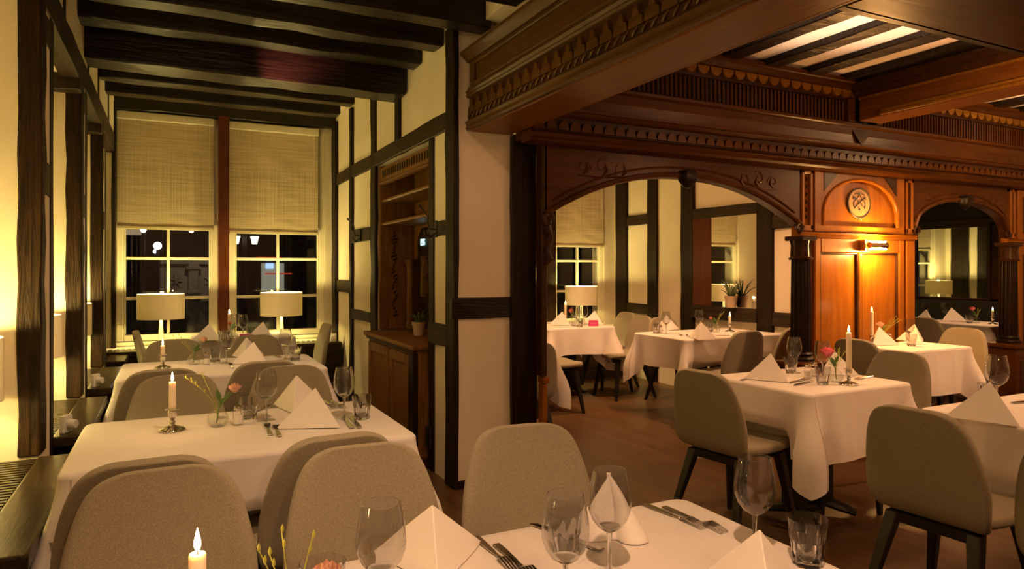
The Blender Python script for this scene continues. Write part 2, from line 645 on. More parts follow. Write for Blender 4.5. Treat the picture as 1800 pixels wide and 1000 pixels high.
# window facade
WIN = [(-0.455, 0.415), (0.525, 1.47), (2.97, 4.10), (4.28, 5.04), (5.62, 6.60)]
SILL, HEAD = 0.66, 2.86
mb = MB()
xs = [-1.3] + [q for w in WIN for q in w] + [9.3]
for i in range(0, len(xs), 2):
    mb.box(xs[i], xs[i + 1], YF, YF + 0.28, 0, CEIL)
for x0, x1 in WIN:
    mb.box(x0, x1, YF, YF + 0.28, 0, SILL)
    mb.box(x0, x1, YF, YF + 0.28, HEAD, CEIL)
wf = structure(mb, 'wall_far', M['plaster'])
MB().timber(-0.5, 1.6, YF - 0.09, YF + 0.05, 2.845, 2.97, 0.005).build('timber_head_beam', M['timber_x'], wf, bevel=0.006)
MB().timber(0.42, 0.52, YF - 0.10, YF + 0.05, 0.30, 2.86, 0.003).build('timber_post', M['red_board'], wf, bevel=0.005)
MB().timber(4.15, 4.275, YF - 0.08, YF + 0.05, 0.0, 2.95, 0.004).build('timber_post', M['oak_black'], wf, bevel=0.005)
MB().timber(2.0, 5.2, YF - 0.07, YF + 0.05, 2.88, 2.97, 0.004).build('timber_head_beam', M['timber_x'], wf, bevel=0.005)


def window(n, x0, x1, rows, cols=2):
    z0, z1 = SILL, HEAD
    y = YF + 0.02
    fw = 0.055
    mb = MB()
    mb.box(x0, x0 + fw, y, y + 0.09, z0, z1).box(x1 - fw, x1, y, y + 0.09, z0, z1)
    mb.box(x0 + fw, x1 - fw, y, y + 0.09, z0, z0 + 0.06).box(x0 + fw, x1 - fw, y, y + 0.09, z1 - 0.06, z1)
    for q in (x0 + fw, x1 - fw - 0.018):
        mb.box(q, q + 0.018, y + 0.012, y + 0.07, z0 + 0.06, z1 - 0.06)
    w = structure(mb, 'window_%d' % n, M['frame_white'], bevel=0.006)
    xm = (x0 + x1) / 2
    ax0, ax1, az0, az1 = x0 + fw + 0.018, x1 - fw - 0.018, z0 + 0.06, z1 - 0.06
    MB().box(xm - 0.014, xm + 0.014, y + 0.02, y + 0.06, az0, az1).build('muntin', M['frame_white'], w, bevel=0.005)
    for z in rows:
        MB().box(ax0, ax1, y + 0.018, y + 0.062, z - 0.014, z + 0.014).build('muntin', M['frame_white'], w, bevel=0.005)
    MB().box(x0 - 0.01, x1 + 0.01, y - 0.05, y + 0.1, z0 - 0.035, z0).build('window_sill', M['frame_white'], w, bevel=0.008)
    zs = [az0] + list(rows) + [az1]
    for i in range(len(zs) - 1):
        for a, c in ((ax0, xm), (xm, ax1)):
            MB().box(a, c, y + 0.037, y + 0.040, zs[i], zs[i + 1]).build('glass_pane', M['pane'], w)
    return w


ROWS = (1.07, 1.455, 1.84, 2.25)
for i, (x0, x1) in enumerate(WIN):
    window(i + 1, x0, x1, ROWS)


def blind(label, x0, x1, zb, zt, group=None):
    t = thing('bamboo_blind', label, 'blind', ((x0 + x1) / 2, YF - 0.015, zb), 0, group)
    w = (x1 - x0) / 2
    h = zt - zb
    vs, fs = [], []
    nz = 60
    for side in (0.0, 0.006):
        for i in range(nz + 1):
            z = h * i / nz
            for j in range(9):
                x = -w + 2 * w * j / 8
                vs.append((x, side - 0.004 + (0.003 if i % 2 else 0) + 0.003 * math.sin(j * 1.7 + i * 0.4), z))
    o = (nz + 1) * 9
    for i in range(nz):
        for j in range(8):
            a = i * 9 + j
            fs.append((a, a + 1, a + 10, a + 9))
            fs.append((o + a + 9, o + a + 10, o + a + 1, o + a))
    MB().add(vs, fs).build('woven_sheet', M['blind'], t, smooth=True)
    MB().box(-w, w, -0.014, 0.012, -0.026, 0.004).build('bottom_bar', M['blindbar'], t, bevel=0.004)
    MB().box(-w - 0.005, w + 0.005, -0.03, 0.012, h - 0.01, h + 0.065).build('head_rail', M['frame_white'], t, bevel=0.005)
    MB().tube([(w - 0.04, -0.018, h), (w - 0.04, -0.022, h * 0.45)], 0.003, 6).build('pull_cord', M['frame_white'], t)
    return t


blind('bamboo blind half lowered over the left of the two lamp windows', WIN[0][0] + 0.005, WIN[0][1] - 0.03, 1.755, 2.775)
blind('bamboo blind half lowered over the right of the two lamp windows, beside the hooks wall', WIN[1][0] + 0.0, WIN[1][1] - 0.075, 1.735, 2.765)
blind('bamboo blind seen only in the mirror above the plant', WIN[2][0] + 0.08, WIN[2][1] - 0.02, 1.70, 2.8)
blind('bamboo blind on the window seen through the wide wooden arch', WIN[3][0] + 0.0, WIN[3][1] - 0.02, 1.655, 2.56)
blind('bamboo blind seen only in the mirror above the black bench', WIN[4][0] + 0.16, WIN[4][1], 1.70, 2.8)

# wall between the rooms (right side of the left room), with the bookcase niche
NY0, NY1, NZ = 4.38, 5.72, 2.23
mb = MB()
mb.box(XR + 0.01, 1.94, 3.90, NY0, 0, CEIL)
mb.box(XR + 0.01, 1.94, NY1, YF, 0, CEIL)
mb.box(XR + 0.01, 1.94, NY0, NY1, NZ, CEIL)
wr = structure(mb, 'wall_right', M['plaster'])
T = lambda *a, mat='timber_z', name='timber_stud', j=0.005: MB().timber(*a, j).build(name, M[mat], wr, bevel=0.005)
T(1.545, XR + 0.02, 3.885, 4.035, 0, 2.85, name='timber_post', j=0.005)              # main post
T(1.556, XR + 0.02, 4.285, 4.375, 0, 2.24, j=0.003)                                            # stud by the niche
T(1.552, XR + 0.02, 5.71, 5.85, 0, 2.9, name='timber_post', mat='timber_z')         # post left of the niche
T(1.535, XR + 0.03, 7.20, YF - 0.03, 0, 2.9, name='timber_post')                    # window corner post
T(1.545, XR + 0.02, 6.52, 6.62, 0, 2.9)
T(1.547, XR + 0.02, 5.02, 5.12, 2.33, 2.9)
T(1.548, XR + 0.02, 4.03, 7.22, 2.225, 2.345, mat='timber_y', name='timber_rail', j=0.005)
T(1.556, XR + 0.02, 4.03, 4.29, 1.565, 1.665, mat='timber_y', name='timber_rail')
T(1.553, XR + 0.02, 4.03, 4.375, 0.86, 1.00, mat='timber_y', name='timber_rail')
T(1.548, XR + 0.02, 5.86, 6.53, 1.60, 1.72, mat='timber_y', name='timber_rail')
T(1.548, XR + 0.02, 5.86, 6.53, 0.88, 0.97, mat='timber_y', name='timber_rail')
T(1.548, XR + 0.02, 6.61, 7.21, 1.12, 1.24, mat='timber_y', name='timber_rail')
# narrow end of that wall, facing the camera
MB().timber(XR - 0.03, 1.95, 3.880, 3.92, 1.045, 1.175, 0.004).build('timber_rail', M['timber_x'], wr, bevel=0.005)
MB().timber(1.935, 2.11, 3.86, 3.98, 0, 2.2, 0.004).build('timber_post', M['oak_black'], wr, bevel=0.006)
MB().box(1.57, 1.93, 3.884, 3.902, 0, 0.05).build('base_strip', M['oak_black'], wr, bevel=0.004)  # dark strip along the foot of the wall end

# right partition of the back room (half timbered, carries the plant mirror)
XP = 5.20
wp = structure(MB().box(XP + 0.01, XP + 0.12, 3.87, YF, 0, CEIL), 'wall_partition', M['plaster'])
Tp = lambda *a, mat='timber_z', name='timber_stud', j=0.004: MB().timber(*a, j).build(name, M[mat], wp, bevel=0.005)
Tp(XP - 0.03, XP + 0.02, 7.11, 7.34, 0, 2.9, name='timber_post')
Tp(XP - 0.02, XP + 0.02, 6.51, 6.69, 0, 2.9)
Tp(XP - 0.03, XP + 0.02, 5.87, 6.07, 0, 2.9, name='timber_post')
Tp(XP - 0.03, XP + 0.02, 4.76, 4.95, 0, 2.9, name='timber_post')
Tp(XP - 0.02, XP + 0.02, 4.10, 4.28, 0, 2.9)
Tp(XP - 0.02, XP + 0.02, 6.68, 7.12, 1.90, 2.02, mat='timber_y', name='timber_rail')
Tp(XP - 0.02, XP + 0.02, 6.68, 7.12, 0.80, 0.92, mat='timber_y', name='timber_rail')
Tp(XP - 0.03, XP + 0.02, 4.94, 5.88, 1.90, 2.01, mat='timber_y', name='timber_rail')
Tp(XP - 0.05, XP + 0.02, 4.94, 5.88, 0.82, 0.955, mat='timber_y', name='timber_rail')
Tp(XP - 0.02, XP + 0.02, 4.27, 4.77, 1.74, 1.87, mat='timber_y', name='timber_rail')
Tp(XP - 0.02, XP + 0.02, 4.27, 4.77, 0.80, 0.94, mat='timber_y', name='timber_rail')
Tp(XP + 0.11, XP + 0.15, 7.0, 7.3, 0, 2.9, name='timber_post')
Tp(XP + 0.11, XP + 0.15, 6.70, 6.86, 0, 2.9)
Tp(XP + 0.11, XP + 0.15, 5.75, 6.28, 0, 2.9, name='timber_post')
Tp(XP + 0.11, XP + 0.15, 4.6, 5.8, 1.45, 1.58, name='timber_rail', mat='timber_y')

# panelled wall behind the bench bay
XB = 8.85
wb = structure(MB().box(XB, XB + 0.12, 3.95, YF, 0, CEIL), 'wall_bay', M['oak_black'])
MB().box(XB - 0.05, XB, 4.0, 7.3, 1.90, 1.97).build('wood_rail', M['oak_dark'], wb, bevel=0.008)
MB().box(XB - 0.03, XB, 4.55, 4.78, 0.98, 1.9).build('wood_panel', M['oak_dark'], wb, bevel=0.008)
MB().box(XB - 0.03, XB, 5.68, 6.0, 0.98, 1.9).build('wood_panel', M['oak_dark'], wb, bevel=0.008)

# ------------------------------------------------------------------ ceiling beams
BEAM = [('nearest the camera, running to the top edge', 2.72, 0.13, 2.79, 1.72), ('second from the camera, ending above the carved beam', 3.20, 0.14, 2.785, 1.70), ('third from the camera, ending beside the carved beam corner', 3.66, 0.15, 2.775, 1.70), ('meeting the top of the main dark post', 4.10, 0.16, 2.775, 1.56),
        ('just in front of the thickest ceiling beam', 4.53, 0.16, 2.775, 1.56)]
for nm, y, w, zb, xe in BEAM:
    o = MB().timber(-0.47, xe, y, y + w, zb, CEIL + 0.01, 0.007).build('ceiling_beam', M['timber_x'], bevel=0.008)
    tag(o, 'black hand hewn ceiling beam ' + nm, 'beam', 'ceiling beams of the left room')
o = MB().timber(-0.49, 1.56, 4.86, 5.12, 2.635, CEIL + 0.01, 0.007).build('ceiling_beam', M['timber_x'], bevel=0.01)
tag(o, 'thickest black ceiling beam, low across the middle of the left room', 'beam', 'ceiling beams of the left room')
for nm, y, w, zb, xe in [('just behind the thickest one, toward the windows', 5.78, 0.15, 2.755, 1.40), ('last before the window head', 6.33, 0.15, 2.77, 1.40)]:
    o = MB().timber(-0.47, xe, y, y + w, zb, CEIL + 0.01, 0.006).build('ceiling_beam', M['timber_x'], bevel=0.008)
    tag(o, 'black ceiling beam ' + nm, 'beam', 'ceiling beams of the left room')
JX = [2.1, 2.5, 2.9, 3.3, 3.7, 4.12, 4.52, 5.25, 5.65, 6.05, 6.45, 6.85]
JN = ['first from the carved beam', 'second from the carved beam', 'third from the carved beam', 'fourth from the carved beam, with the small spotlight', 'fifth from the carved beam', 'sixth from the carved beam', 'touching the orange cross beam, on its left side',
      'first right of the orange cross beam', 'second right of the orange cross beam', 'third right of the orange cross beam', 'fourth right of the orange cross beam', 'fifth right of the orange cross beam']
for x, nm in zip(JX, JN):
    o = MB().timber(x + 0.01, x + 0.155, 1.45, 3.62, 2.775, CEIL + 0.01, 0.005).build('ceiling_joist', M['timber_z' if 0 else 'timber_y'], bevel=0.008)
    o.data.materials[0] = M['timber_x']
    tag(o, 'black ceiling joist in the coffer, ' + nm, 'beam', 'joists in the coffered ceiling')

# ------------------------------------------------------------------ carved beams


def scallops(mb, o, u, w, nrm, length, n, depth, shape, size):
    """a row of carved tongues along u that hang in direction w"""
    o, u, w, nrm = Vector(o), Vector(u), Vector(w), Vector(nrm)
    p = length / n
    for i in range(n):
        c = o + u * (p * (i + 0.5))
        if shape == 'round':
            pts = [(-p * 0.46, 0)] + [(-p * 0.46 * math.cos(PI * k / 8), size * math.sin(PI * k / 8)) for k in range(1, 8)] + [(p * 0.46, 0)]
        else:
            pts = [(-p * 0.46, 0), (-p * 0.40, size * 0.45), (-p * 0.20, size * 0.55), (-p * 0.12, size * 0.95), (0, size), (p * 0.12, size * 0.95), (p * 0.20, size * 0.55), (p * 0.40, size * 0.45), (p * 0.46, 0)]
        mb.plate(pts, c, u, w, nrm, depth)
    return mb


ba = thing('carved_beam', 'long carved oak beam crossing the ceiling from the white pier to the top edge', 'beam', (1.78, 1.5, 2.2), 0, None, True)
YA0, YA1 = -2.9, 3.885
MB().box(1.66, 1.93, YA0, YA1, 2.20, 2.30).build('soffit_board', M['oak_y'], ba, bevel=0.006)
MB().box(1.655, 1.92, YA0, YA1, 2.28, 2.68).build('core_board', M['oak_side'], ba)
prof = [(1.655, 2.205), (1.632, 2.205), (1.622, 2.215), (1.630, 2.228), (1.630, 2.238), (1.618, 2.250), (1.630, 2.262), (1.655, 2.266)]
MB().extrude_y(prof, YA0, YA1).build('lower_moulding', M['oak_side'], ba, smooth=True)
prof = [(1.655, 2.266), (1.641, 2.270), (1.636, 2.300), (1.643, 2.304), (1.655, 2.306)]
MB().extrude_y(prof, YA0, YA1).build('leaf_moulding', M['oak_dark'], ba)
mb = MB()
for i in range(110):
    y = YA1 - 0.02 - i * 0.0615
    mb.tube([(1.636, y, 2.272), (1.632, y - 0.02, 2.286), (1.636, y - 0.035, 2.300)], 0.006, 5)
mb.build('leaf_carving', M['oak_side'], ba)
MB().box(1.648, 1.656, YA0, YA1, 2.306, 2.40).build('frieze_ground', M['oak_dark'], ba)
mb = MB()
scallops(mb, (1.648, YA1, 2.306), (0, -1, 0), (0, 0, 1), (-1, 0, 0), YA1 - YA0, 66, 0.012, 'drip', 0.082)
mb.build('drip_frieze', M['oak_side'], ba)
prof = [(1.655, 2.40), (1.632, 2.404), (1.624, 2.414), (1.632, 2.424), (1.622, 2.438), (1.634, 2.452), (1.640, 2.468), (1.655, 2.470)]
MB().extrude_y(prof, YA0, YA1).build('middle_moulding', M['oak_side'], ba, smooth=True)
mb = MB()
for (a, c) in ((3.80, 1.35), (1.20, -1.2)):
    mb.box(1.640, 1.656, c - 0.06, c, 2.47, 2.62)
    mb.box(1.640, 1.656, a, a + 0.06, 2.47, 2.62)
    mb.box(1.640, 1.656, c, a, 2.47, 2.492).box(1.640, 1.656, c, a, 2.595, 2.62)
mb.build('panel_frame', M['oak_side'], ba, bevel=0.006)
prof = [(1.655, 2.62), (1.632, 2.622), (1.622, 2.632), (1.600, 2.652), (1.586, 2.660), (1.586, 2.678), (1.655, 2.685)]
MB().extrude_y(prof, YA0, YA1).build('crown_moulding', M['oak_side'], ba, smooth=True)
MB().box(1.925, 1.945, YA0, 3.5, 2.20, 2.70).build('inner_board', M['oak_y'], ba, bevel=0.004)
MB().extrude_y([(1.94, 2.205), (1.962, 2.21), (1.955, 2.225), (1.965, 2.24), (1.94, 2.25)], YA0, 3.5).build('inner_moulding', M['oak_y'], ba, smooth=True)

bb = thing('carved_beam', 'broad plain oak beam crossing the top right corner overhead', 'beam', (4.5, 1.2, 2.2), 0, None, True)
MB().box(1.95, 9.2, 0.80, 1.505, 2.20, 2.24).build('soffit_board', M['oak_x'], bb, bevel=0.006)
MB().box(1.95, 9.2, 0.84, 1.49, 2.24, CEIL).build('core_board', M['oak_x'], bb)
MB().extrude_x([(1.49, 2.20), (1.525, 2.20), (1.535, 2.212), (1.525, 2.226), (1.545, 2.245), (1.530, 2.27), (1.49, 2.29)], 1.95, 9.2).build('edge_moulding', M['oak_dark'], bb, smooth=True)
MB().extrude_x([(1.49, 2.58), (1.51, 2.60), (1.53, 2.66), (1.57, 2.70), (1.57, 2.74), (1.49, 2.76)], 1.95, 9.2).build('crown_moulding', M['oak_dark'], bb, smooth=True)

bd = thing('carved_beam', 'orange lit oak cross beam with gold lit edges ending at the fluted frieze', 'beam', (4.86, 2.5, 2.49), 0, None, True)
YD0, YD1 = 1.54, 3.50
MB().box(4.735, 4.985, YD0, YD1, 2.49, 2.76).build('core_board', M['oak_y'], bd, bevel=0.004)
for s, xa in ((-1, 4.735), (1, 4.985)):
    MB().extrude_y([(xa, 2.497), (xa + s * 0.012, 2.50), (xa + s * 0.02, 2.513), (xa + s * 0.010, 2.525), (xa + s * 0.016, 2.54), (xa, 2.548)], YD0, YD1 - 0.18).build('lower_moulding', M['oak_gold_lit'], bd, smooth=True)
    MB().extrude_y([(xa, 2.66), (xa + s * 0.012, 2.665), (xa + s * 0.03, 2.69), (xa + s * 0.05, 2.70), (xa + s * 0.05, 2.716), (xa + s * 0.075, 2.74), (xa + s * 0.085, 2.765), (xa, 2.77)], YD0, YD1).build('crown_moulding', M['oak_dark'], bd, smooth=True)
    MB().extrude_y([(xa, 2.648), (xa + s * 0.014, 2.652), (xa + s * 0.014, 2.664), (xa, 2.668)], YD0, YD1).build('bead_moulding', M['oak_gold_lit'], bd)

be = thing('carved_entablature', 'carved oak entablature with fluted frieze running above the arches', 'beam', (5.0, 3.6, 2.13), 0, None, True)
XE0, XE1 = 1.95, 9.2
MB().extrude_x([(3.765, 2.13), (3.655, 2.135), (3.640, 2.150), (3.650, 2.165), (3.635, 2.185), (3.645, 2.20), (3.765, 2.205)], XE0, XE1).build('lower_moulding', M['oak_x'], be, smooth=True)
MB().box(XE0, XE1, 3.63, 3.765, 2.20, 2.30).build('scallop_ground', M['oak_dark'], be)
mb = MB()
scallops(mb, (XE0, 3.63, 2.205), (1, 0, 0), (0, 0, 1), (0, -1, 0), XE1 - XE0, 86, 0.022, 'round', 0.055)
mb.build('scallop_frieze', M['oak_x'], be)
MB().extrude_x([(3.765, 2.285), (3.625, 2.285), (3.605, 2.295), (3.59, 2.315), (3.575, 2.318), (3.575, 2.335), (3.765, 2.34)], XE0, XE1).build('middle_moulding', M['oak_x'], be, smooth=True)
MB().extrude_x([(3.765, 2.33), (3.60, 2.33), (3.585, 2.40), (3.565, 2.455), (3.765, 2.46)], XE0, XE1).build('cove_board', M['oak_x'], be)
MB().extrude_x([(3.765, 2.452), (3.55, 2.452), (3.535, 2.462), (3.535, 2.480), (3.55, 2.49), (3.765, 2.49)], XE0, XE1).build('ledge', M['oak_x'], be, smooth=True)
MB().box(XE0, XE1, 3.575, 3.765, 2.485, 2.66).build('frieze_ground', M['oak_black'], be)
n = 190
for side in (-1, 1):
    mb = MB()
    for i in range(n):
        x = XE0 + (i + 0.5) * (XE1 - XE0) / n
        if abs(x - 4.86) < 0.2 or (x - 4.86) * side < 0:
            continue
        mb.tube([(x, 3.572, 2.492), (x, 3.572, 2.645)], 0.0105, 6)
    mb.build('fluted_frieze', M['oak_x'], be, smooth=True)
MB().box(4.66, 4.735, 3.53, 3.6, 2.485, 2.66).build('frieze_block', M['oak_x'], be, bevel=0.006)
MB().box(4.985, 5.06, 3.53, 3.6, 2.485, 2.66).build('frieze_block', M['oak_x'], be, bevel=0.006)
MB().box(XE0, XE1, 3.555, 3.765, 2.65, 2.735).build('arcade_ground', M['oak_dark'], be)
mb = MB()
scallops(mb, (XE0, 3.555, 2.725), (1, 0, 0), (0, 0, -1), (0, -1, 0), XE1 - XE0, 66, 0.02, 'round', 0.058)
mb.build('arcade_frieze', M['oak_gold_lit'], be)
MB().extrude_x([(3.765, 2.72), (3.55, 2.722), (3.52, 2.738), (3.50, 2.76), (3.47, 2.768), (3.47, 2.795), (3.765, 2.80)], XE0, XE1).build('crown_moulding', M['oak_x'], be, smooth=True)
mb = MB().plate([(-0.13, 0), (0.13, 0), (0, -0.13)], (4.86, 3.583, 2.452), (1, 0, 0), (0, 0, 1), (0, -1, 0), 0.014)
mb.build('dark_wedge', M['oak_dark'], be)  # dark triangular plate below the end of the cross beam
MB().box(XE0, XE1, 3.6, 3.765, 2.79, CEIL).build('filler_board', M['ceil'], be)

# ------------------------------------------------------------------ arcade wall


def arch_z(x, x0, x1, zs, zc):
    c, h = (x0 + x1) / 2, (x1 - x0) / 2
    t = max(-1, min(1, (x - c) / h))
    return zs + (zc - zs) * math.sqrt(max(0, 1 - t * t)) if zc - zs > 0.25 and h < 0.8 else zs + (zc - zs) * (1 - abs(t) ** 2.2)


A1 = (2.12, 4.40, 1.685, 1.99)
A2 = (5.82, 7.25, 1.70, 1.97)
YA, YB = 3.77, 3.85
aw = thing('oak_arcade', 'carved oak arcade wall with one wide and one narrow arch', 'arcade', (4.5, 3.85, 0), 0, None, True)


def spandrel(x0, x1, zs, zc, top):
    mb = MB()
    n = 48
    vs, fs = [], []
    for i in range(n + 1):
        t = -1 + 2 * i / n
        t = math.copysign(1 - (1 - abs(t)) ** 1.6, t)
        x = (x0 + x1) / 2 + t * (x1 - x0) / 2
        z = arch_z(x, x0, x1, zs, zc)
        vs += [(x, YA, z), (x, YA, top), (x, YB, z), (x, YB, top)]
    for i in range(n):
        a, b_ = i * 4, i * 4 + 4
        fs += [(a, b_, b_ + 1, a + 1), (a + 2, a + 3, b_ + 3, b_ + 2), (a, a + 2, b_ + 2, b_), (a + 1, b_ + 1, b_ + 3, a + 3)]
    fs += [(0, 1, 3, 2), (n * 4, n * 4 + 2, n * 4 + 3, n * 4 + 1)]
    return mb.add(vs, fs)


for A in (A1, A2):
    spandrel(*A, 2.16).build('arch_panel', M['oak_x'], aw)
    pts = []
    for i in range(41):
        x = A[0] + (A[1] - A[0]) * i / 40
        pts.append((x, YA - 0.006, arch_z(x, *A) + 0.018))
    mb = MB().tube(pts, 0.020, 8)
    for k in (0.055,):
        mb.tube([(p[0], p[1] + 0.004, p[2] + k) for p in pts[1:-1]], 0.008, 6)
    mb.build('arch_moulding', M['oak_x'], aw, smooth=True)
    cx = (A[0] + A[1]) / 2
    ks = MB().lathe([(0, -0.075), (0.03, -0.06), (0.055, -0.02), (0.06, 0.03), (0.045, 0.055), (0, 0.06)], 14, (0, 0, 0), lambda i, w: 1 + 0.14 * math.sin(5 * w))
    ks.v = [(cx + v[0] * 1.15, YA - 0.02 + v[1] * 0.9, A[3] + 0.0 + v[2]) for v in ks.v]
    ks.build('keystone', M['oak_black'], aw, smooth=True)
    for s, xe in ((1, A[0]), (-1, A[1])):
        # scroll corbel
        mb = MB()
        sp = []
        for i in range(22):
            a = i / 21 * 2.4 * PI
            r = 0.052 - 0.0018 * i
            sp.append((xe + s * (0.012 + r * math.cos(a) * 0.8), YA - 0.012, A[2] - 0.025 + r * math.sin(a)))
        mb.tube(sp, 0.013, 6)
        if A is A1 and s == 1:
            mb.tube([(xe + 0.005, YA - 0.01, A[2] - 0.06), (xe + 0.035, YA - 0.01, A[2] - 0.14), (xe + 0.012, YA - 0.01, A[2] - 0.22), (xe + 0.028, YA - 0.01, A[2] - 0.27), (xe, YA - 0.01, A[2] - 0.31)], [0.03, 0.022, 0.02, 0.024, 0.006], 8)
        mb.build('scroll_corbel', M['oak_dark'], aw, smooth=True)
        # carved foliage in the spandrel
        mb = MB()
        bx = xe + s * (A[1] - A[0]) * 0.17
        bz = A[3] + 0.02
        k = 1.0 if A is A1 else 0.62
        for q in range(3):
            sp = []
            ox = bx + s * (q * 0.15 - 0.10) * k
            for i in range(16):
                a = i / 15 * 1.5 * PI + q
                r = (0.058 - 0.003 * i) * k
                sp.append((ox + s * r * math.cos(a), YA + 0.001, bz + 0.02 * math.sin(q * 2) + r * math.sin(a)))
            mb.tube(sp, [0.007 * k] * 15 + [0.010 * k], 5)
            mb.tube([(ox - s * 0.01, YA + 0.001, bz - 0.05 * k), (ox + s * 0.03 * k, YA + 0.0, bz - 0.01), (ox + s * 0.015 * k, YA + 0.001, bz + 0.05 * k)], [0.003, 0.013 * k, 0.002], 5)
        mb.tube([(bx - s * 0.14 * k, YA - 0.002, bz - 0.05 * k), (bx, YA - 0.002, bz - 0.055 * k), (bx + s * 0.24 * k, YA - 0.002, bz - 0.04 * k)], 0.005 * k, 5)
        mb.build('foliage_carving', M['oak_x'], aw, smooth=True)
MB().box(XE0, XE1, YA, YB, 2.155, CEIL).build('upper_board', M['oak_x'], aw)
# jamb of the wide arch at the white pier
MB().box(2.095, 2.135, YA, YB, 0.67, 2.16).build('jamb_board', M['oak_dark'], aw, bevel=0.005)
# broad pier between the arches
PX0, PX1 = 4.40, 5.82
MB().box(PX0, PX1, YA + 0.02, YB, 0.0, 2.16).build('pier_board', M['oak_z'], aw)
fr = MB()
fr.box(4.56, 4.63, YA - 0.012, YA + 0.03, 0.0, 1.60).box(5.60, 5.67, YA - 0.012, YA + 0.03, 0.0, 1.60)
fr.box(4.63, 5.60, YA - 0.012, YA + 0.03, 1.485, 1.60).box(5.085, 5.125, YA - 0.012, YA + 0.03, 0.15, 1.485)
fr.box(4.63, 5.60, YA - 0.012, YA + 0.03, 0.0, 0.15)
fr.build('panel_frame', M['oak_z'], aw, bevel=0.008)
mb = MB()
for a, c in ((4.63, 5.085), (5.125, 5.60)):
    for x0, x1, z0, z1 in ((a, a + 0.014, 0.15, 1.485), (c - 0.014, c, 0.15, 1.485), (a, c, 1.471, 1.485)):
        mb.box(x0, x1, YA - 0.002, YA + 0.03, z0, z1)
mb.build('panel_bead', M['oak_dark'], aw, bevel=0.004)
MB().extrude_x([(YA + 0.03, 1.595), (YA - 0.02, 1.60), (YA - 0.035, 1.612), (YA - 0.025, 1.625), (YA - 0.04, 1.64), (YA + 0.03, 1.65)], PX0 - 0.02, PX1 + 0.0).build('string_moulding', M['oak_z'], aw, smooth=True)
# arched blind panel with the medallion
fr = MB()
cx, hw, zb, zt = 5.11, 0.47, 1.70, 2.09
n = 28
vs, fs = [], []
for i in range(n + 1):
    a = PI * i / n
    x = cx - hw * math.cos(a)
    z = 1.80 + (zt - 1.80) * math.sin(a)
    vs += [(x, YA - 0.012, z), (x, YA - 0.012, 2.128), (x, YA + 0.03, z)]
for i in range(n):
    a, b_ = i * 3, i * 3 + 3
    fs += [(a, b_, b_ + 1, a + 1), (a + 2, b_ + 2, b_, a)]
fr.add(vs, fs)
fr.box(4.56, cx - hw, YA - 0.012, YA + 0.03, 1.65, 2.128).box(cx + hw, 5.67, YA - 0.012, YA + 0.03, 1.65, 2.128)
fr.box(cx - hw, cx + hw, YA - 0.012, YA + 0.03, 1.65, zb)
fr.build('arched_frame', M['oak_z'], aw)
pts = [(cx - (hw - 0.01) * math.cos(PI * i / 30), YA - 0.014, 1.80 + (zt - 1.805) * math.sin(PI * i / 30)) for i in range(31)]
MB().tube([(cx - hw + 0.01, YA - 0.014, zb)] + pts + [(cx + hw - 0.01, YA - 0.014, zb)], 0.014, 8).build('arch_bead', M['oak_z'], aw, smooth=True)
for s in (-1, 1):
    mb = MB()
    mb.plate([(0, 0), (0.16, 0), (0, -0.15)] if s > 0 else [(0, 0), (0, -0.15), (-0.16, 0)], (cx - s * (hw - 0.02), YA - 0.0125, 2.122), (1, 0, 0), (0, 0, 1), (0, -1, 0), 0.004)
    mb.build('spandrel_inlay', M['oak_dark'], aw)
# carved strips on both sides of the broad pier and right of the narrow arch
for x0, x1 in ((4.42, 4.54), (5.70, 5.80), (7.29, 7.38)):
    mb = MB()
    mb.box(x0, x0 + 0.028, YA - 0.01, YA + 0.03, 1.66, 2.128).box(x1 - 0.028, x1, YA - 0.01, YA + 0.03, 1.66, 2.128).box(x0, x1, YA - 0.01, YA + 0.03, 1.65, 1.70).box(x0, x1, YA - 0.01, YA + 0.03, 2.10, 2.128)
    mb.build('strip_frame', M['oak_z'], aw, bevel=0.005)
    mb = MB()
    xm = (x0 + x1) / 2
    for i in range(6):
        z = 1.74 + i * 0.06
        mb.tube([(xm - 0.015, YA + 0.01, z), (xm + 0.01, YA + 0.006, z + 0.02), (xm - 0.008, YA + 0.01, z + 0.045)], [0.004, 0.010, 0.003], 5)
    mb.build('strip_carving', M['oak_dark'], aw, smooth=True)
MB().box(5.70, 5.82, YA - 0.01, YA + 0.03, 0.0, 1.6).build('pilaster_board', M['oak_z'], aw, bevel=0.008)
MB().box(7.25, 9.2, YA + 0.02, YB, 0.0, 2.16).build('pier_board', M['oak_x'], aw)
fr = MB()
fr.box(7.42, 7.50, YA - 0.012, YA + 0.03, 0, 2.128).box(7.50, 9.2, YA - 0.012, YA + 0.03, 1.485, 1.70).box(7.50, 9.2, YA - 0.012, YA + 0.03, 2.05, 2.128)
fr.build('panel_frame', M['oak_z'], aw, bevel=0.008)
MB().extrude_x([(YA + 0.03, 1.595), (YA - 0.02, 1.60), (YA - 0.035, 1.612), (YA - 0.025, 1.625), (YA - 0.04, 1.64), (YA + 0.03, 1.65)], 7.2, 9.2).build('string_moulding', M['oak_z'], aw, smooth=True)

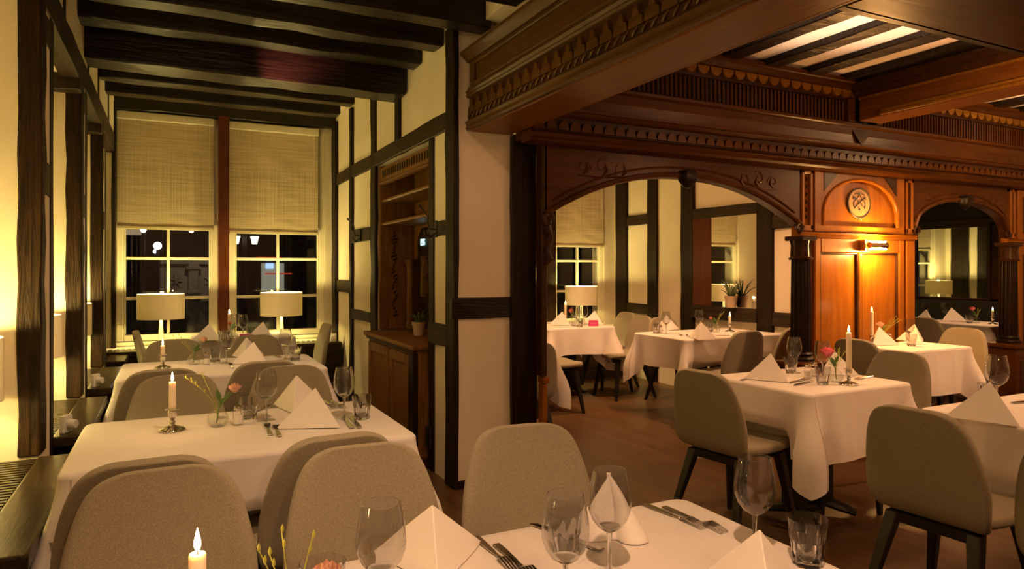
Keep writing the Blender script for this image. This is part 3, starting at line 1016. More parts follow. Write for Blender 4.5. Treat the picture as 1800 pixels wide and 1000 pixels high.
md = thing('oval_medallion', 'pale oval medallion with crossed tools above the wall lamp', 'medallion', (5.11, YA + 0.018, 1.89), 0, None, True)
el = [(0.135 * math.cos(2 * PI * i / 40), 0.118 * math.sin(2 * PI * i / 40)) for i in range(40)]
MB().plate(el, (5.11, YA + 0.018, 1.895), (1, 0, 0), (0, 0, 1), (0, -1, 0), 0.010).build('oval_plate', M['medal'], md, bevel=0.003)
mb = MB()
mb.tube([(5.11 + x * 1.02, YA + 0.008, 1.895 + z * 1.02) for x, z in el + el[:1]], 0.007, 6, caps=False)
for i in range(30):
    x, z = el[int(i * 40 / 30)]
    mb.tube([(5.11 + x, YA + 0.006, 1.895 + z), (5.11 + x * 1.10, YA + 0.006, 1.895 + z * 1.08 + 0.008)], [0.006, 0.002], 5)
mb.tube([(5.11 - 0.03, YA + 0.006, 1.752), (5.11, YA + 0.006, 1.775), (5.11 + 0.03, YA + 0.006, 1.75)], 0.004, 5)
mb.build('wreath', M['medal_line'], md, smooth=True)
mb = MB()
yy = YA + 0.006
for s in (-1, 1):
    mb.tube([(5.11 - s * 0.063, yy, 1.855), (5.11 + s * 0.063, yy, 1.945)], 0.005, 5)
    mb.tube([(5.11 + s * 0.068, yy, 1.950), (5.11 + s * 0.078, yy, 1.930)], 0.006, 5)
    mb.tube([(5.11, yy, 1.985), (5.11 + s * 0.012, yy, 1.95), (5.11 + s * 0.068, yy, 1.905), (5.11 + s * 0.072, yy, 1.872), (5.11 + s * 0.057, yy, 1.85)], 0.004, 5)
mb.tube([(5.05, yy, 1.968), (5.11, yy, 1.978), (5.17, yy, 1.968)], 0.004, 5)
mb.lathe([(0, -0.012), (0.012, 0), (0, 0.012)], 10, (5.11, yy, 1.842))
mb.build('crossed_tools', M['medal_line'], md, smooth=True)

pl = thing('picture_light', 'small brass picture light glowing on the orange oak panel', 'lamp', (5.13, YA - 0.03, 1.53), 0, None, True)
MB().box(5.075, 5.095, YA - 0.07, YA - 0.014, 1.50, 1.592).build('wall_bracket', M['brass'], pl, bevel=0.004)
tb = MB()
tb.tube([(5.09, YA - 0.10, 1.545), (5.30, YA - 0.10, 1.545)], 0.026, 16)
tb.build('tube_shade', M['brass'], pl, smooth=True)
MB().box(5.10, 5.29, YA - 0.112, YA - 0.088, 1.508, 1.518).build('light_strip', M['bulb'], pl)
MB().box(5.10, 5.29, YA - 0.108, YA - 0.092, 1.572, 1.580).build('light_strip', M['bulb'], pl)
for k in (5.14, 5.25):
    point_light('picture_light_down', (k, YA - 0.10, 1.495), 8.5, (1.0, 0.50, 0.14), 0.015)
    point_light('picture_light_up', (k, YA - 0.09, 1.595), 6.5, (1.0, 0.50, 0.14), 0.015)

# columns
cr = thing('oak_column', 'fluted dark oak column left of the orange lit panel', 'column', (0, 0, 0))
MB().box(-0.17, 0.17, -0.15, 0.10, 0.0, 0.62).build('pedestal', M['oak_x'], cr, bevel=0.008)
MB().box(-0.10, 0.10, -0.158, -0.14, 0.10, 0.52).build('pedestal_panel', M['oak_dark'], cr, bevel=0.008)
MB().box(-0.19, 0.19, -0.17, 0.10, 0.62, 0.66).build('pedestal_cap', M['oak_x'], cr, bevel=0.012, seg=2)
MB().lathe([(0, 0.66), (0.098, 0.66), (0.10, 0.675), (0.09, 0.69), (0.082, 0.695), (0.088, 0.71), (0.078, 0.725), (0, 0.725)], 32).build('base', M['oak_black'], cr, smooth=True)
MB().lathe([(0, 0.72), (0.074, 0.72), (0.076, 0.74), (0.069, 1.40), (0.066, 1.43), (0, 1.43)], 96, (0, 0, 0), lambda i, w: 1 - 0.10 * abs(math.sin(8 * w)) ** 0.6).build('shaft', M['oak_black'], cr, smooth=True, angle=60)
MB().lathe([(0, 1.42), (0.084, 1.42), (0.090, 1.432), (0.074, 1.445), (0.070, 1.53), (0.078, 1.565), (0, 1.57)], 40, (0, 0, 0), lambda i, w: 1 + (0.06 * math.sin(10 * w) if i in (3, 4, 5) else 0)).build('capital', M['oak_dark'], cr, smooth=True)
MB().box(-0.082, 0.082, -0.085, 0.085, 1.565, 1.60).build('abacus', M['oak_dark'], cr, bevel=0.006)
CK = Kind(cr)
CK.put((4.285, 3.66, 0), 0, 'fluted dark oak column left of the orange lit panel', 'columns of the arcade')
CK.put((7.06, 3.66, 0), 0, 'fluted dark oak column right of the narrow arch, behind the lone wine glass', 'columns of the arcade')
# low oak pedestal by the dark post
pd = thing('oak_pedestal', 'low oak pedestal with a moulded cap beside the dark post', 'pedestal', (2.16, 3.75, 0), 0, None, True)
MB().box(2.112, 2.150, 3.79, 3.85, 0, 0.62).build('body', M['oak_z'], pd, bevel=0.008)
MB().box(2.112, 2.160, 3.775, 3.86, 0.62, 0.665).build('cap', M['oak_z'], pd, bevel=0.014, seg=2)

# ------------------------------------------------------------------ mirrors, bench
mr = thing('wall_mirror', 'wall mirror behind the potted aloe, reflecting a lit window', 'mirror', (XP - 0.02, 5.3, 0.955), 0, None, True)
MB().box(XP - 0.022, XP, 4.955, 5.585, 0.955, 1.90).build('mirror_glass', M['mirror'], mr)
MB().box(XP - 0.030, XP, 5.585, 5.87, 0.955, 1.90).build('side_board', M['red_board'], mr, bevel=0.004)
mr = thing('wall_mirror', 'wall mirror over the black bench, reflecting a yellow lit room', 'mirror', (XB - 0.05, 5.2, 0.99), 0, None, True)
MB().box(XB - 0.035, XB, 4.80, 5.66, 0.99, 1.875).build('mirror_glass', M['mirror'], mr)
mb = MB()
mb.box(XB - 0.06, XB, 4.76, 5.70, 1.865, 1.91).box(XB - 0.05, XB, 4.76, 5.70, 0.965, 0.995).box(XB - 0.05, XB, 4.76, 4.80, 0.99, 1.87).box(XB - 0.05, XB, 5.66, 5.70, 0.99, 1.87)
mb.build('mirror_frame', M['oak_dark'], mr, bevel=0.006)
bn = thing('leather_bench', 'black leather bench along the wall under the narrow arch', 'bench', (8.6, 5.3, 0), 0, None, True)
MB().box(8.49, 8.80, 4.02, 6.9, 0.0, 0.38).build('base', M['black_wood'], bn, bevel=0.01)
MB().box(8.47, 8.72, 4.0, 6.92, 0.38, 0.47).build('seat_cushion', M['leather'], bn, bevel=0.03, seg=3, smooth=True)
MB().box(8.70, 8.80, 4.0, 6.92, 0.44, 0.965).build('back_cushion', M['leather'], bn, bevel=0.025, seg=3, smooth=True)

# ------------------------------------------------------------------ radiator sills on the left and under the windows


def sill(label, y0, y1):
    t = thing('radiator_sill', label, 'window sill', (-0.7, (y0 + y1) / 2, 0), 0, 'dark sills along the left wall', True)
    MB().box(-0.475, -0.335, y0, y1, 0.553, 0.60).build('front_board', M['bench'], t, bevel=0.008, seg=2)
    MB().box(-1.07, -0.475, y0, y1, 0.54, 0.565).build('grille_bed', M['black_wood'], t)
    MB().box(-1.07, -1.02, y0, y1, 0.56, 0.60).build('rear_board', M['bench'], t, bevel=0.004)
    mb = MB()
    n = int((y1 - y0) / 0.034)
    for i in range(n):
        y = y0 + 0.01 + i * (y1 - y0 - 0.02) / n
        mb.box(-1.02, -0.476, y, y + 0.019, 0.567, 0.598)
    mb.build('grille', M['bench_x'], t)
    MB().box(-0.40, -0.37, y0 + 0.005, y1 - 0.005, 0.02, 0.553).build('front_panel', M['bench'], t, bevel=0.004)
    MB().box(-0.40, -0.355, y0, y1, 0.0, 0.07).build('plinth', M['black_wood'], t, bevel=0.004)
    return t


sill('dark oak radiator sill with slatted grille nearest the camera at the left edge', 2.175, 3.295)
sill('dark oak radiator sill in the middle niche, behind the nearest post', 3.635, 4.69)
sill('dark oak radiator sill in the third niche, behind the second post', 5.005, 6.06)
sill('short dark oak radiator sill in the last niche before the windows', 6.405, 6.88)
t = thing('radiator_sill', 'dark slatted radiator bench under the two lamp windows', 'window sill', (0.5, 7.1, 0), 0, None, True)
MB().box(-1.07, 1.54, 6.90, 7.0, 0.575, 0.62).build('front_board', M['bench_x'], t, bevel=0.006)
MB().box(-1.07, 1.54, 7.0, 7.385, 0.565, 0.585).build('grille_bed', M['black_wood'], t)
MB().box(-1.07, 1.54, 7.20, 7.385, 0.58, 0.62).build('rear_board', M['frame_white'], t, bevel=0.006)
mb = MB()
for i in range(52):
    x = -1.05 + i * 0.05
    mb.box(x, x + 0.025, 7.0, 7.20, 0.587, 0.618)
mb.build('grille', M['bench_x'], t)
MB().box(-1.07, 1.54, 6.93, 6.96, 0.0, 0.575).build('front_panel', M['bench_x'], t, bevel=0.004)

tk = thing('thermostat', 'thermostat', 'thermostat', (0, 0, 0))
MB().box(-0.045, 0.045, -0.02, 0.02, 0.0, 0.115).build('plate', M['white_plastic'], tk, bevel=0.006)
kn = MB()
kn.lathe([(0, 0), (0.030, 0), (0.032, 0.01), (0.030, 0.05), (0.026, 0.056), (0, 0.057)], 20, (0, 0, 0), lambda i, w: 1 + 0.03 * math.sin(14 * w))
kn.v = [(v[0], -0.02 - v[2], 0.058 + v[1]) for v in kn.v]
kn.build('knob', M['white_plastic'], tk, smooth=True)
TK = Kind(tk)
TK.put((-0.43, 3.72, 0.60), R(60), 'white radiator thermostat on the sill behind the nearest post', 'radiator thermostats', (0.65, 0.65, 0.7))
TK.put((-0.43, 5.09, 0.60), R(60), 'white radiator thermostat on the sill behind the second post', 'radiator thermostats', (0.65, 0.65, 0.7))
TK.put((1.47, 6.98, 0.62), R(-20), 'white radiator thermostat at the right end of the window bench', 'radiator thermostats', (0.65, 0.65, 0.7))

# ------------------------------------------------------------------ table lamps
lr = thing('table_lamp', 'table lamp', 'lamp', (0, 0, 0))
MB().lathe([(0, 0), (0.095, 0), (0.098, 0.008), (0.080, 0.016), (0.050, 0.03), (0.032, 0.06), (0.022, 0.12), (0.017, 0.20), (0.016, 0.30), (0.020, 0.36), (0, 0.36)], 32).build('base', M['ceramic'], lr, smooth=True)
MB().lathe([(0.200, 0.27), (0.200, 0.50), (0.196, 0.50), (0.196, 0.27), (0.200, 0.27)], 56).build('shade', M['shade'], lr, smooth=True)
MB().lathe([(0, 0.36), (0.016, 0.362), (0.030, 0.39), (0.032, 0.415), (0.022, 0.44), (0, 0.447)], 20).build('bulb', M['bulb'], lr, smooth=True)
mb = MB()
for k in range(3):
    a = 2 * PI * k / 3
    mb.tube([(0.018 * math.cos(a), 0.018 * math.sin(a), 0.355), (0.197 * math.cos(a), 0.197 * math.sin(a), 0.30)], 0.003, 6)
mb.build('shade_spider', M['steel'], lr)
LK = Kind(lr)
LAMPS = [((-0.08, 7.12, 0.62), 'cream drum table lamp in the left of the two end windows', 6.3, YEL),
         ((0.985, 7.10, 0.62), 'cream drum table lamp in the right of the two end windows', 6.3, YEL),
         ((-0.745, 3.05, 0.60), 'table lamp whose shade edge shows at the left picture edge', 6.0, YEL),
         ((-0.735, 4.455, 0.60), 'table lamp half hidden behind the nearest post, in the second niche', 7.0, YEL),
         ((-0.715, 5.84, 0.60), 'table lamp half hidden behind the second post, in the third niche', 6.0, YEL),
         ((4.53, 7.15, 0.64), 'cream drum table lamp in the window seen through the wide arch', 4.8, YEL),
         ((3.50, 7.15, 0.64), 'table lamp seen only in the mirror behind the aloe', 6.0, YEL),
         ((5.93, 7.15, 0.66), 'table lamp seen only in the mirror over the black bench', 8.0, YEL)]
for loc, lab, en, col in LAMPS:
    LK.put(loc, 0, lab, 'cream drum table lamps')
    point_light('lamp_bulb_light', (loc[0], loc[1], loc[2] + 0.46), en * 1.5, col, 0.04)
    point_light('lamp_bulb_light', (loc[0], loc[1] - 0.035, loc[2] + 0.335), en * 0.62, col, 0.02)
st = thing('window_ledge', 'narrow cream ledge carrying the lamps behind the arch', 'ledge', (4.0, 7.2, 0.0), 0, None, True)
MB().box(2.1, 5.17, 7.02, 7.385, 0.60, 0.64).build('top_board', M['frame_white'], st, bevel=0.006)
MB().box(2.1, 5.17, 7.06, 7.10, 0.0, 0.60).build('front_panel', M['bench_x'], st, bevel=0.004)
st = thing('window_ledge', 'ledge under the window reflected above the black bench', 'ledge', (6.2, 7.2, 0.0), 0, None, True)
MB().box(5.35, 8.0, 7.02, 7.385, 0.62, 0.66).build('top_board', M['frame_white'], st, bevel=0.006)
MB().box(5.35, 8.0, 7.06, 7.10, 0.0, 0.62).build('front_panel', M['bench_x'], st, bevel=0.004)

# ------------------------------------------------------------------ cabinet niche
cb = thing('oak_cabinet', 'dark walnut two door cabinet set into the half timbered wall', 'cabinet', (1.7, 5.0, 0), 0, None, True)
CX, CY0, CY1 = 1.49, 4.425, 5.66
MB().box(CX, 1.92, CY0, CY1, 0.06, 0.80).build('body', M['cabinet'], cb, bevel=0.004)
MB().box(CX - 0.025, 1.925, CY0 - 0.02, CY1, 0.0, 0.07).build('plinth', M['oak_dark'], cb, bevel=0.008)
MB().box(CX - 0.045, 1.93, CY0 - 0.03, CY1 + 0.02, 0.80, 0.835).build('top', M['cabinet'], cb, bevel=0.010, seg=2)
MB().box(CX - 0.028, CX, CY0 - 0.012, CY1, 0.775, 0.80).build('top_moulding', M['oak_dark'], cb, bevel=0.008)
MB().box(CX - 0.030, CX + 0.01, CY0 - 0.01, CY0 + 0.10, 0.07, 0.78).build('corner_stile', M['oak_black'], cb, bevel=0.008)
for y0, y1 in ((4.53, 5.00), (5.04, 5.60)):
    f = MB()
    f.box(CX - 0.024, CX, y0, y0 + 0.07, 0.11, 0.755).box(CX - 0.024, CX, y1 - 0.07, y1, 0.11, 0.755).box(CX - 0.024, CX, y0 + 0.07, y1 - 0.07, 0.11, 0.19).box(CX - 0.024, CX, y0 + 0.07, y1 - 0.07, 0.68, 0.755)
    d = f.build('door', M['cabinet'], cb, bevel=0.006)
    MB().box(CX - 0.012, CX + 0.002, y0 + 0.07, y1 - 0.07, 0.19, 0.68).build('door_panel', M['cabinet'], d, bevel=0.006)

bk = thing('niche_shelving', 'tall oak shelving with a slotted cornice above the cabinet', 'shelf', (1.75, 5.0, 0.835), 0, None, True)
MB().box(1.885, 1.93, NY0 + 0.01, NY1 - 0.01, 0.84, NZ - 0.01).build('back_panel', M['cabinet'], bk)
MB().box(1.59, 1.885, NY1 - 0.05, NY1 - 0.012, 0.84, NZ - 0.01).build('side_panel', M['cabinet'], bk, bevel=0.004)
MB().box(1.60, 1.885, NY0 + 0.012, NY0 + 0.05, 0.84, NZ - 0.01).build('side_panel', M['cabinet'], bk, bevel=0.004)
for z in (1.72, 1.915):
    MB().box(1.60, 1.885, NY0 + 0.05, NY1 - 0.05, z, z + 0.025).build('shelf_board', M['cabinet'], bk, bevel=0.008)
MB().box(1.59, 1.62, NY0 + 0.05, NY1 - 0.05, 2.07, 2.20).build('cornice', M['cabinet'], bk, bevel=0.004)
mb = MB()
for i in range(20):
    y = NY0 + 0.10 + i * 0.058
    mb.plate([(0.012 * math.cos(2 * PI * k / 10), 0.032 * math.sin(2 * PI * k / 10)) for k in range(10)], (1.588, y, 2.145), (0, 1, 0), (0, 0, 1), (-1, 0, 0), 0.004)
mb.build('cornice_slots', M['oak_black'], bk)
MB().extrude_y([(1.62, 2.06), (1.585, 2.06), (1.57, 2.07), (1.58, 2.085), (1.62, 2.09)], NY0 + 0.05, NY1 - 0.05).build('cornice_bead', M['cabinet'], bk, smooth=True)
MB().lathe([(0, 0.84), (0.042, 0.84), (0.042, 0.88), (0.032, 0.90), (0.030, 1.36), (0.036, 1.38), (0.045, 1.40), (0.045, 1.43), (0, 1.43)], 20, (1.83, 5.60, 0)).build('turned_column', M['cabinet'], bk, smooth=True)
mb = MB()
for i in range(26):
    z = 0.95 + i * 0.028
    mb.tube([(1.70 + 0.02 * math.sin(i * 1.3), NY1 - 0.052, z), (1.72 + 0.02 * math.cos(i * 1.1), NY1 - 0.055, z + 0.018)], 0.007, 5)
mb.build('carved_strip', M['oak_dark'], bk, smooth=True)
nd = thing('glass_door', 'dark arched glass door with glowing letters deep in the shelving', 'door', (1.87, 5.36, 0.9), 0, None, True)
ar = [(-0.17, 0.86), (0.17, 0.86)] + [(0.17 * math.cos(PI * k / 12), 1.58 + 0.115 * math.sin(PI * k / 12)) for k in range(13)]
MB().plate(ar, (1.884, 5.36, 0), (0, -1, 0), (0, 0, 1), (-1, 0, 0), 0.012).build('arched_frame', M['oak_black'], nd)
MB().box(1.868, 1.873, 5.24, 5.46, 1.12, 1.46).build('glass_pane', M['mirror'], nd)
MB().box(1.866, 1.872, 5.23, 5.47, 1.53, 1.61).build('sign_board', M['black_plastic'], nd)


def lettering(text, name, mat, parent, loc, rot, size, align='CENTER'):
    cu = bpy.data.curves.new(name, 'FONT')
    cu.body = text
    cu.size = size
    cu.align_x = align
    cu.align_y = 'CENTER'
    cu.extrude = size * 0.03
    o = bpy.data.objects.new(name, cu)
    COL.objects.link(o)
    bpy.context.view_layer.update()
    dg = bpy.context.evaluated_depsgraph_get()
    me = bpy.data.meshes.new_from_object(o.evaluated_get(dg))
    bpy.data.objects.remove(o)
    me.materials.append(mat) if not me.materials else None
    me.materials[0] = mat
    o = bpy.data.objects.new(name, me)
    COL.objects.link(o)
    o.parent = parent
    top = parent
    while top.parent is not None:
        top = top.parent
    off = top.location if top.name in WORLD else Vector((0, 0, 0))
    o.location = Vector(loc) - off
    o.rotation_euler = rot
    return o


lettering('ESS', 'letters', M['sign_glow'], nd, (1.863, 5.38, 1.57), (PI / 2, 0, -PI / 2), 0.075)

# iron coat hooks
hk = thing('coat_hook', 'hook', 'hook', (0, 0, 0))
MB().box(-0.012, 0.0, -0.015, 0.015, -0.06, 0.05).build('back_plate', M['iron'], hk, bevel=0.004)
mb = MB()
mb.tube([(-0.01, 0, -0.01), (-0.05, 0, -0.005), (-0.065, 0, 0.03), (-0.06, 0, 0.07), (-0.09, 0, 0.11), (-0.115, 0, 0.135)], [0.006, 0.006, 0.006, 0.005, 0.005, 0.004], 8)
mb.lathe([(0, -0.012), (0.010, -0.006), (0.010, 0.006), (0, 0.012)], 10, (-0.118, 0, 0.14))
mb.build('upper_arm', M['iron'], hk, smooth=True)
mb = MB()
for s in (-1, 0, 1):
    mb.tube([(-0.01, 0, -0.03), (-0.045, 0.02 * s, -0.06), (-0.07, 0.035 * s, -0.045), (-0.078, 0.04 * s, -0.015)], [0.005, 0.005, 0.004, 0.004], 7)
mb.build('lower_prongs', M['iron'], hk, smooth=True)
HK = Kind(hk)
HK.put((1.545, 6.16, 1.66), 0, 'black iron coat hook farther back, between plaster panels', 'iron coat hooks')
HK.put((1.543, 4.17, 1.615), 0, 'black iron coat hook near the main dark post', 'iron coat hooks')
so = thing('wall_socket', 'black double socket low on the timber beside the cabinet', 'socket', (1.535, 4.32, 0.22), 0, None, True)
MB().box(1.530, 1.546, 4.275, 4.365, 0.16, 0.30).build('plate', M['black_plastic'], so, bevel=0.004)
for z in (0.195, 0.265):
    q = MB().lathe([(0, 0), (0.024, 0), (0.026, 0.004), (0.018, 0.004), (0.018, 0.001), (0, 0.001)], 20)
    q.v = [(1.530 - v[2], 4.32 + v[0], z + v[1]) for v in q.v]
    q.build('outlet', M['black_plastic'], so)

# ------------------------------------------------------------------ chairs


def make_chair():
    t = thing('dining_chair', 'chair', 'chair', (0, 0, 0))
    # back shell: profile from the seat bend to the top edge
    P = [(-0.075, 0.428, 0.150), (-0.135, 0.432, 0.190), (-0.190, 0.452, 0.212), (-0.222, 0.495, 0.222), (-0.238, 0.56, 0.226), (-0.252, 0.64, 0.218), (-0.265, 0.71, 0.203), (-0.274, 0.765, 0.186), (-0.280, 0.800, 0.169), (-0.284, 0.825, 0.147), (-0.286, 0.840, 0.115), (-0.287, 0.847, 0.070)]
    J = 8
    vs, fs = [], []
    for (y, z, w) in P:
        for j in range(J + 1):
            s = -1 + 2 * j / J
            c = 0.045 * (w * s / 0.22) ** 2 * min(1, max(0, (z - 0.44) / 0.15)) * (1 - 0.55 * max(0, (z - 0.5) / 0.34))
            vs.append((w * s, y + c, z))
    for i in range(len(P) - 1):
        for j in range(J):
            a = i * (J + 1) + j
            fs.append((a, a + 1, a + J + 2, a + J + 1))
    b = MB().add(vs, fs).build('backrest', M['fabric'], t)
    soft(b, 0.040, 2)
    P = [(-0.185, 0.448, 0.170), (-0.13, 0.447, 0.200), (-0.04, 0.446, 0.218), (0.08, 0.447, 0.222), (0.16, 0.450, 0.215), (0.205, 0.450, 0.200), (0.230, 0.446, 0.165), (0.238, 0.442, 0.12)]
    vs, fs = [], []
    for (y, z, w) in P:
        for j in range(J + 1):
            s = -1 + 2 * j / J
            vs.append((w * s, y, z + 0.012 * s * s))
    for i in range(len(P) - 1):
        for j in range(J):
            a = i * (J + 1) + j
            fs.append((a, a + J + 1, a + J + 2, a + 1))
    b = MB().add(vs, fs).build('seat', M['fabric'], t)
    soft(b, 0.048, 2)
    f = MB()
    for s in (-1, 1):
        f.tube([(-0.15 * s, -0.165, 0.398), (0.15 * s, 0.150, 0.398)], 0.022, 4, flat=0.8)
    f.box(-0.15, 0.15, -0.175, -0.145, 0.378, 0.418).box(-0.15, 0.15, 0.135, 0.165, 0.378, 0.418).box(-0.08, 0.08, -0.08, 0.08, 0.40, 0.424)
    f.build('seat_frame', M['black_wood'], t, bevel=0.003)
    for sx in (-1, 1):
        for sy in (-1, 1):
            a = Vector((sx * 0.145, sy * 0.15, 0.415))
            c = Vector((sx * 0.205, (0.215 if sy > 0 else -0.285), 0.0))
            q = []
            for p, h in ((a, 0.024), (a.lerp(c, 0.12), 0.023), (c, 0.0125)):
                q += [p + Vector((-h, -h, 0)), p + Vector((h, -h, 0)), p + Vector((h, h, 0)), p + Vector((-h, h, 0))]
            fs = []
            for i in range(2):
                for k in range(4):
                    n = (k + 1) % 4
                    fs.append((i * 4 + k, i * 4 + n, i * 4 + 4 + n, i * 4 + 4 + k))
            fs += [(3, 2, 1, 0), (8, 9, 10, 11)]
            MB().add(q, fs).build('leg', M['black_wood'], t, bevel=0.003)
    return t


CH = Kind(make_chair())
SEATS = []
FRONT, AWAY, TO_R, TO_L = PI, 0.0, -PI / 2, PI / 2   # faces camera, faces windows, faces right, faces left


def chair(x, y, rot, label, group, off=0.265):
    """x, y: the middle of the back's top edge"""
    d = Vector((-math.sin(rot), math.cos(rot)))
    SEATS.append((x + d.x * (off + 0.262), y + d.y * (off + 0.262), d.x, d.y))
    return CH.put((x + d.x * off, y + d.y * off, 0), rot, label, group)


G0, G1 = 'chairs of the left room', 'chairs of the right room'
chair(-0.02, 1.925, FRONT + R(2), 'grey chair behind the burning candle stub, facing the front table', G0)
chair(0.49, 1.93, FRONT - R(3), 'grey chair right behind the front wine glass, facing the front table', G0)
chair(1.02, 1.95, FRONT - R(8), 'olive lit grey chair before the white pier, facing the front table', G0)
chair(-0.055, 2.062, AWAY + R(3), 'dark backed grey chair pushed into the nearest window table, sill side', G0)
chair(0.455, 2.105, AWAY + R(4), 'dark backed grey chair pushed into the nearest window table, aisle side', G0)
chair(0.025, 3.61, FRONT + R(2), 'grey chair facing us behind the lit tall candle in silver holder', G0)
chair(0.557, 3.70, FRONT - R(2), 'grey chair facing us behind the napkins of the nearest window table', G0)
chair(-0.035, 3.865, AWAY + R(3), 'dark backed grey chair at the second window table, sill side', G0)
chair(0.47, 3.965, AWAY + R(4), 'dark backed grey chair at the second window table, aisle side', G0)
chair(0.02, 5.46, FRONT, 'grey chair facing us beyond the second window table, below the left lamp', G0)
chair(0.575, 5.55, FRONT, 'grey chair facing us beyond the second window table, below the right lamp', G0)
chair(-0.24, 6.36, TO_R, 'grey chair seen edge on at the sill end of the farthest table', G0)
chair(1.29, 6.46, TO_L, 'grey chair seen edge on at the wall end of the farthest table', G0)
chair(2.37, 2.62, TO_R + R(8), 'grey chair with back to us at the table with the pink flower', G1)
chair(3.97, 2.66, TO_L, 'grey chair on the far side of the table with the pink flower', G1)
chair(2.42, 1.56, TO_R + R(4), 'large grey chair with back to us at the right edge table', G1)
chair(2.34, 0.99, TO_R + R(4), 'grey chair cut off by the right picture edge', G1)
chair(4.43, 3.30, TO_R, 'dark grey chair in front of the left fluted column', G1)
chair(6.08, 3.50, TO_L, 'pale lit grey chair between the panel table and the bench table', G1)
chair(7.03, 4.45, TO_R, 'dark backed grey chair at the bench table under the mirror', G1)
chair(4.22, 4.14, AWAY, 'grey chair with back to us at the table below the aloe mirror', G1)
chair(4.86, 4.20, AWAY, 'dark grey chair half hidden by the left fluted column', G1)
chair(4.60, 5.68, FRONT, 'grey chair behind the table below the aloe mirror, facing us', G1)
chair(4.54, 5.95, TO_L, 'grey chair at the near right corner of the arch window table', G1)
chair(4.77, 6.55, TO_L, 'grey chair farthest back beside the arch window table', G1)
chair(2.98, 5.62, TO_R, 'grey chair peeking out from the dark post, left of the arch window table', G1)
chair(2.22, 4.12, AWAY, 'grey chair with back to us between the dark post and the arch window table', G1)

# ------------------------------------------------------------------ tables and cloths


def table(label, x0, x1, y0, y1):
    cx, cy = (x0 + x1) / 2, (y0 + y1) / 2
    w, d = (x1 - x0) / 2 - 0.012, (y1 - y0) / 2 - 0.012
    t = thing('dining_table', label, 'table', (cx, cy, 0), 0, 'tables on black pedestals')
    MB().box(-w, w, -d, d, 0.712, 0.742).build('tabletop', M['black_wood'], t, bevel=0.006)
    bs = MB()
    bs.box(-0.10, 0.10, -0.035, 0.035, 0.0, 0.075).box(-0.035, 0.035, -0.07, 0.07, 0.0, 0.055)
    bs.build('foot', M['black_iron'], t, bevel=0.012, seg=2)
    for s in (-1, 1):
        MB().box(s * 0.10 - 0.05, s * 0.10 + 0.05, -0.05, 0.05, 0.05, 0.715).build('column', M['black_iron'], t, bevel=0.008)
        f = MB()
        for q in (-1, 1):
            f.tube([(s * 0.12, 0, 0.075), (s * 0.16, q * 0.08, 0.055), (s * 0.20, q * 0.15, 0.035)], [0.05, 0.045, 0.03], 8, flat=0.55)
        f.v = [(a, b_, max(0.0, c)) for a, b_, c in f.v]
        f.build('claw_foot', M['black_iron'], t, smooth=True)
    return t


def smooth01(t):
    t = max(0.0, min(1.0, t))
    return t * t * (3 - 2 * t)


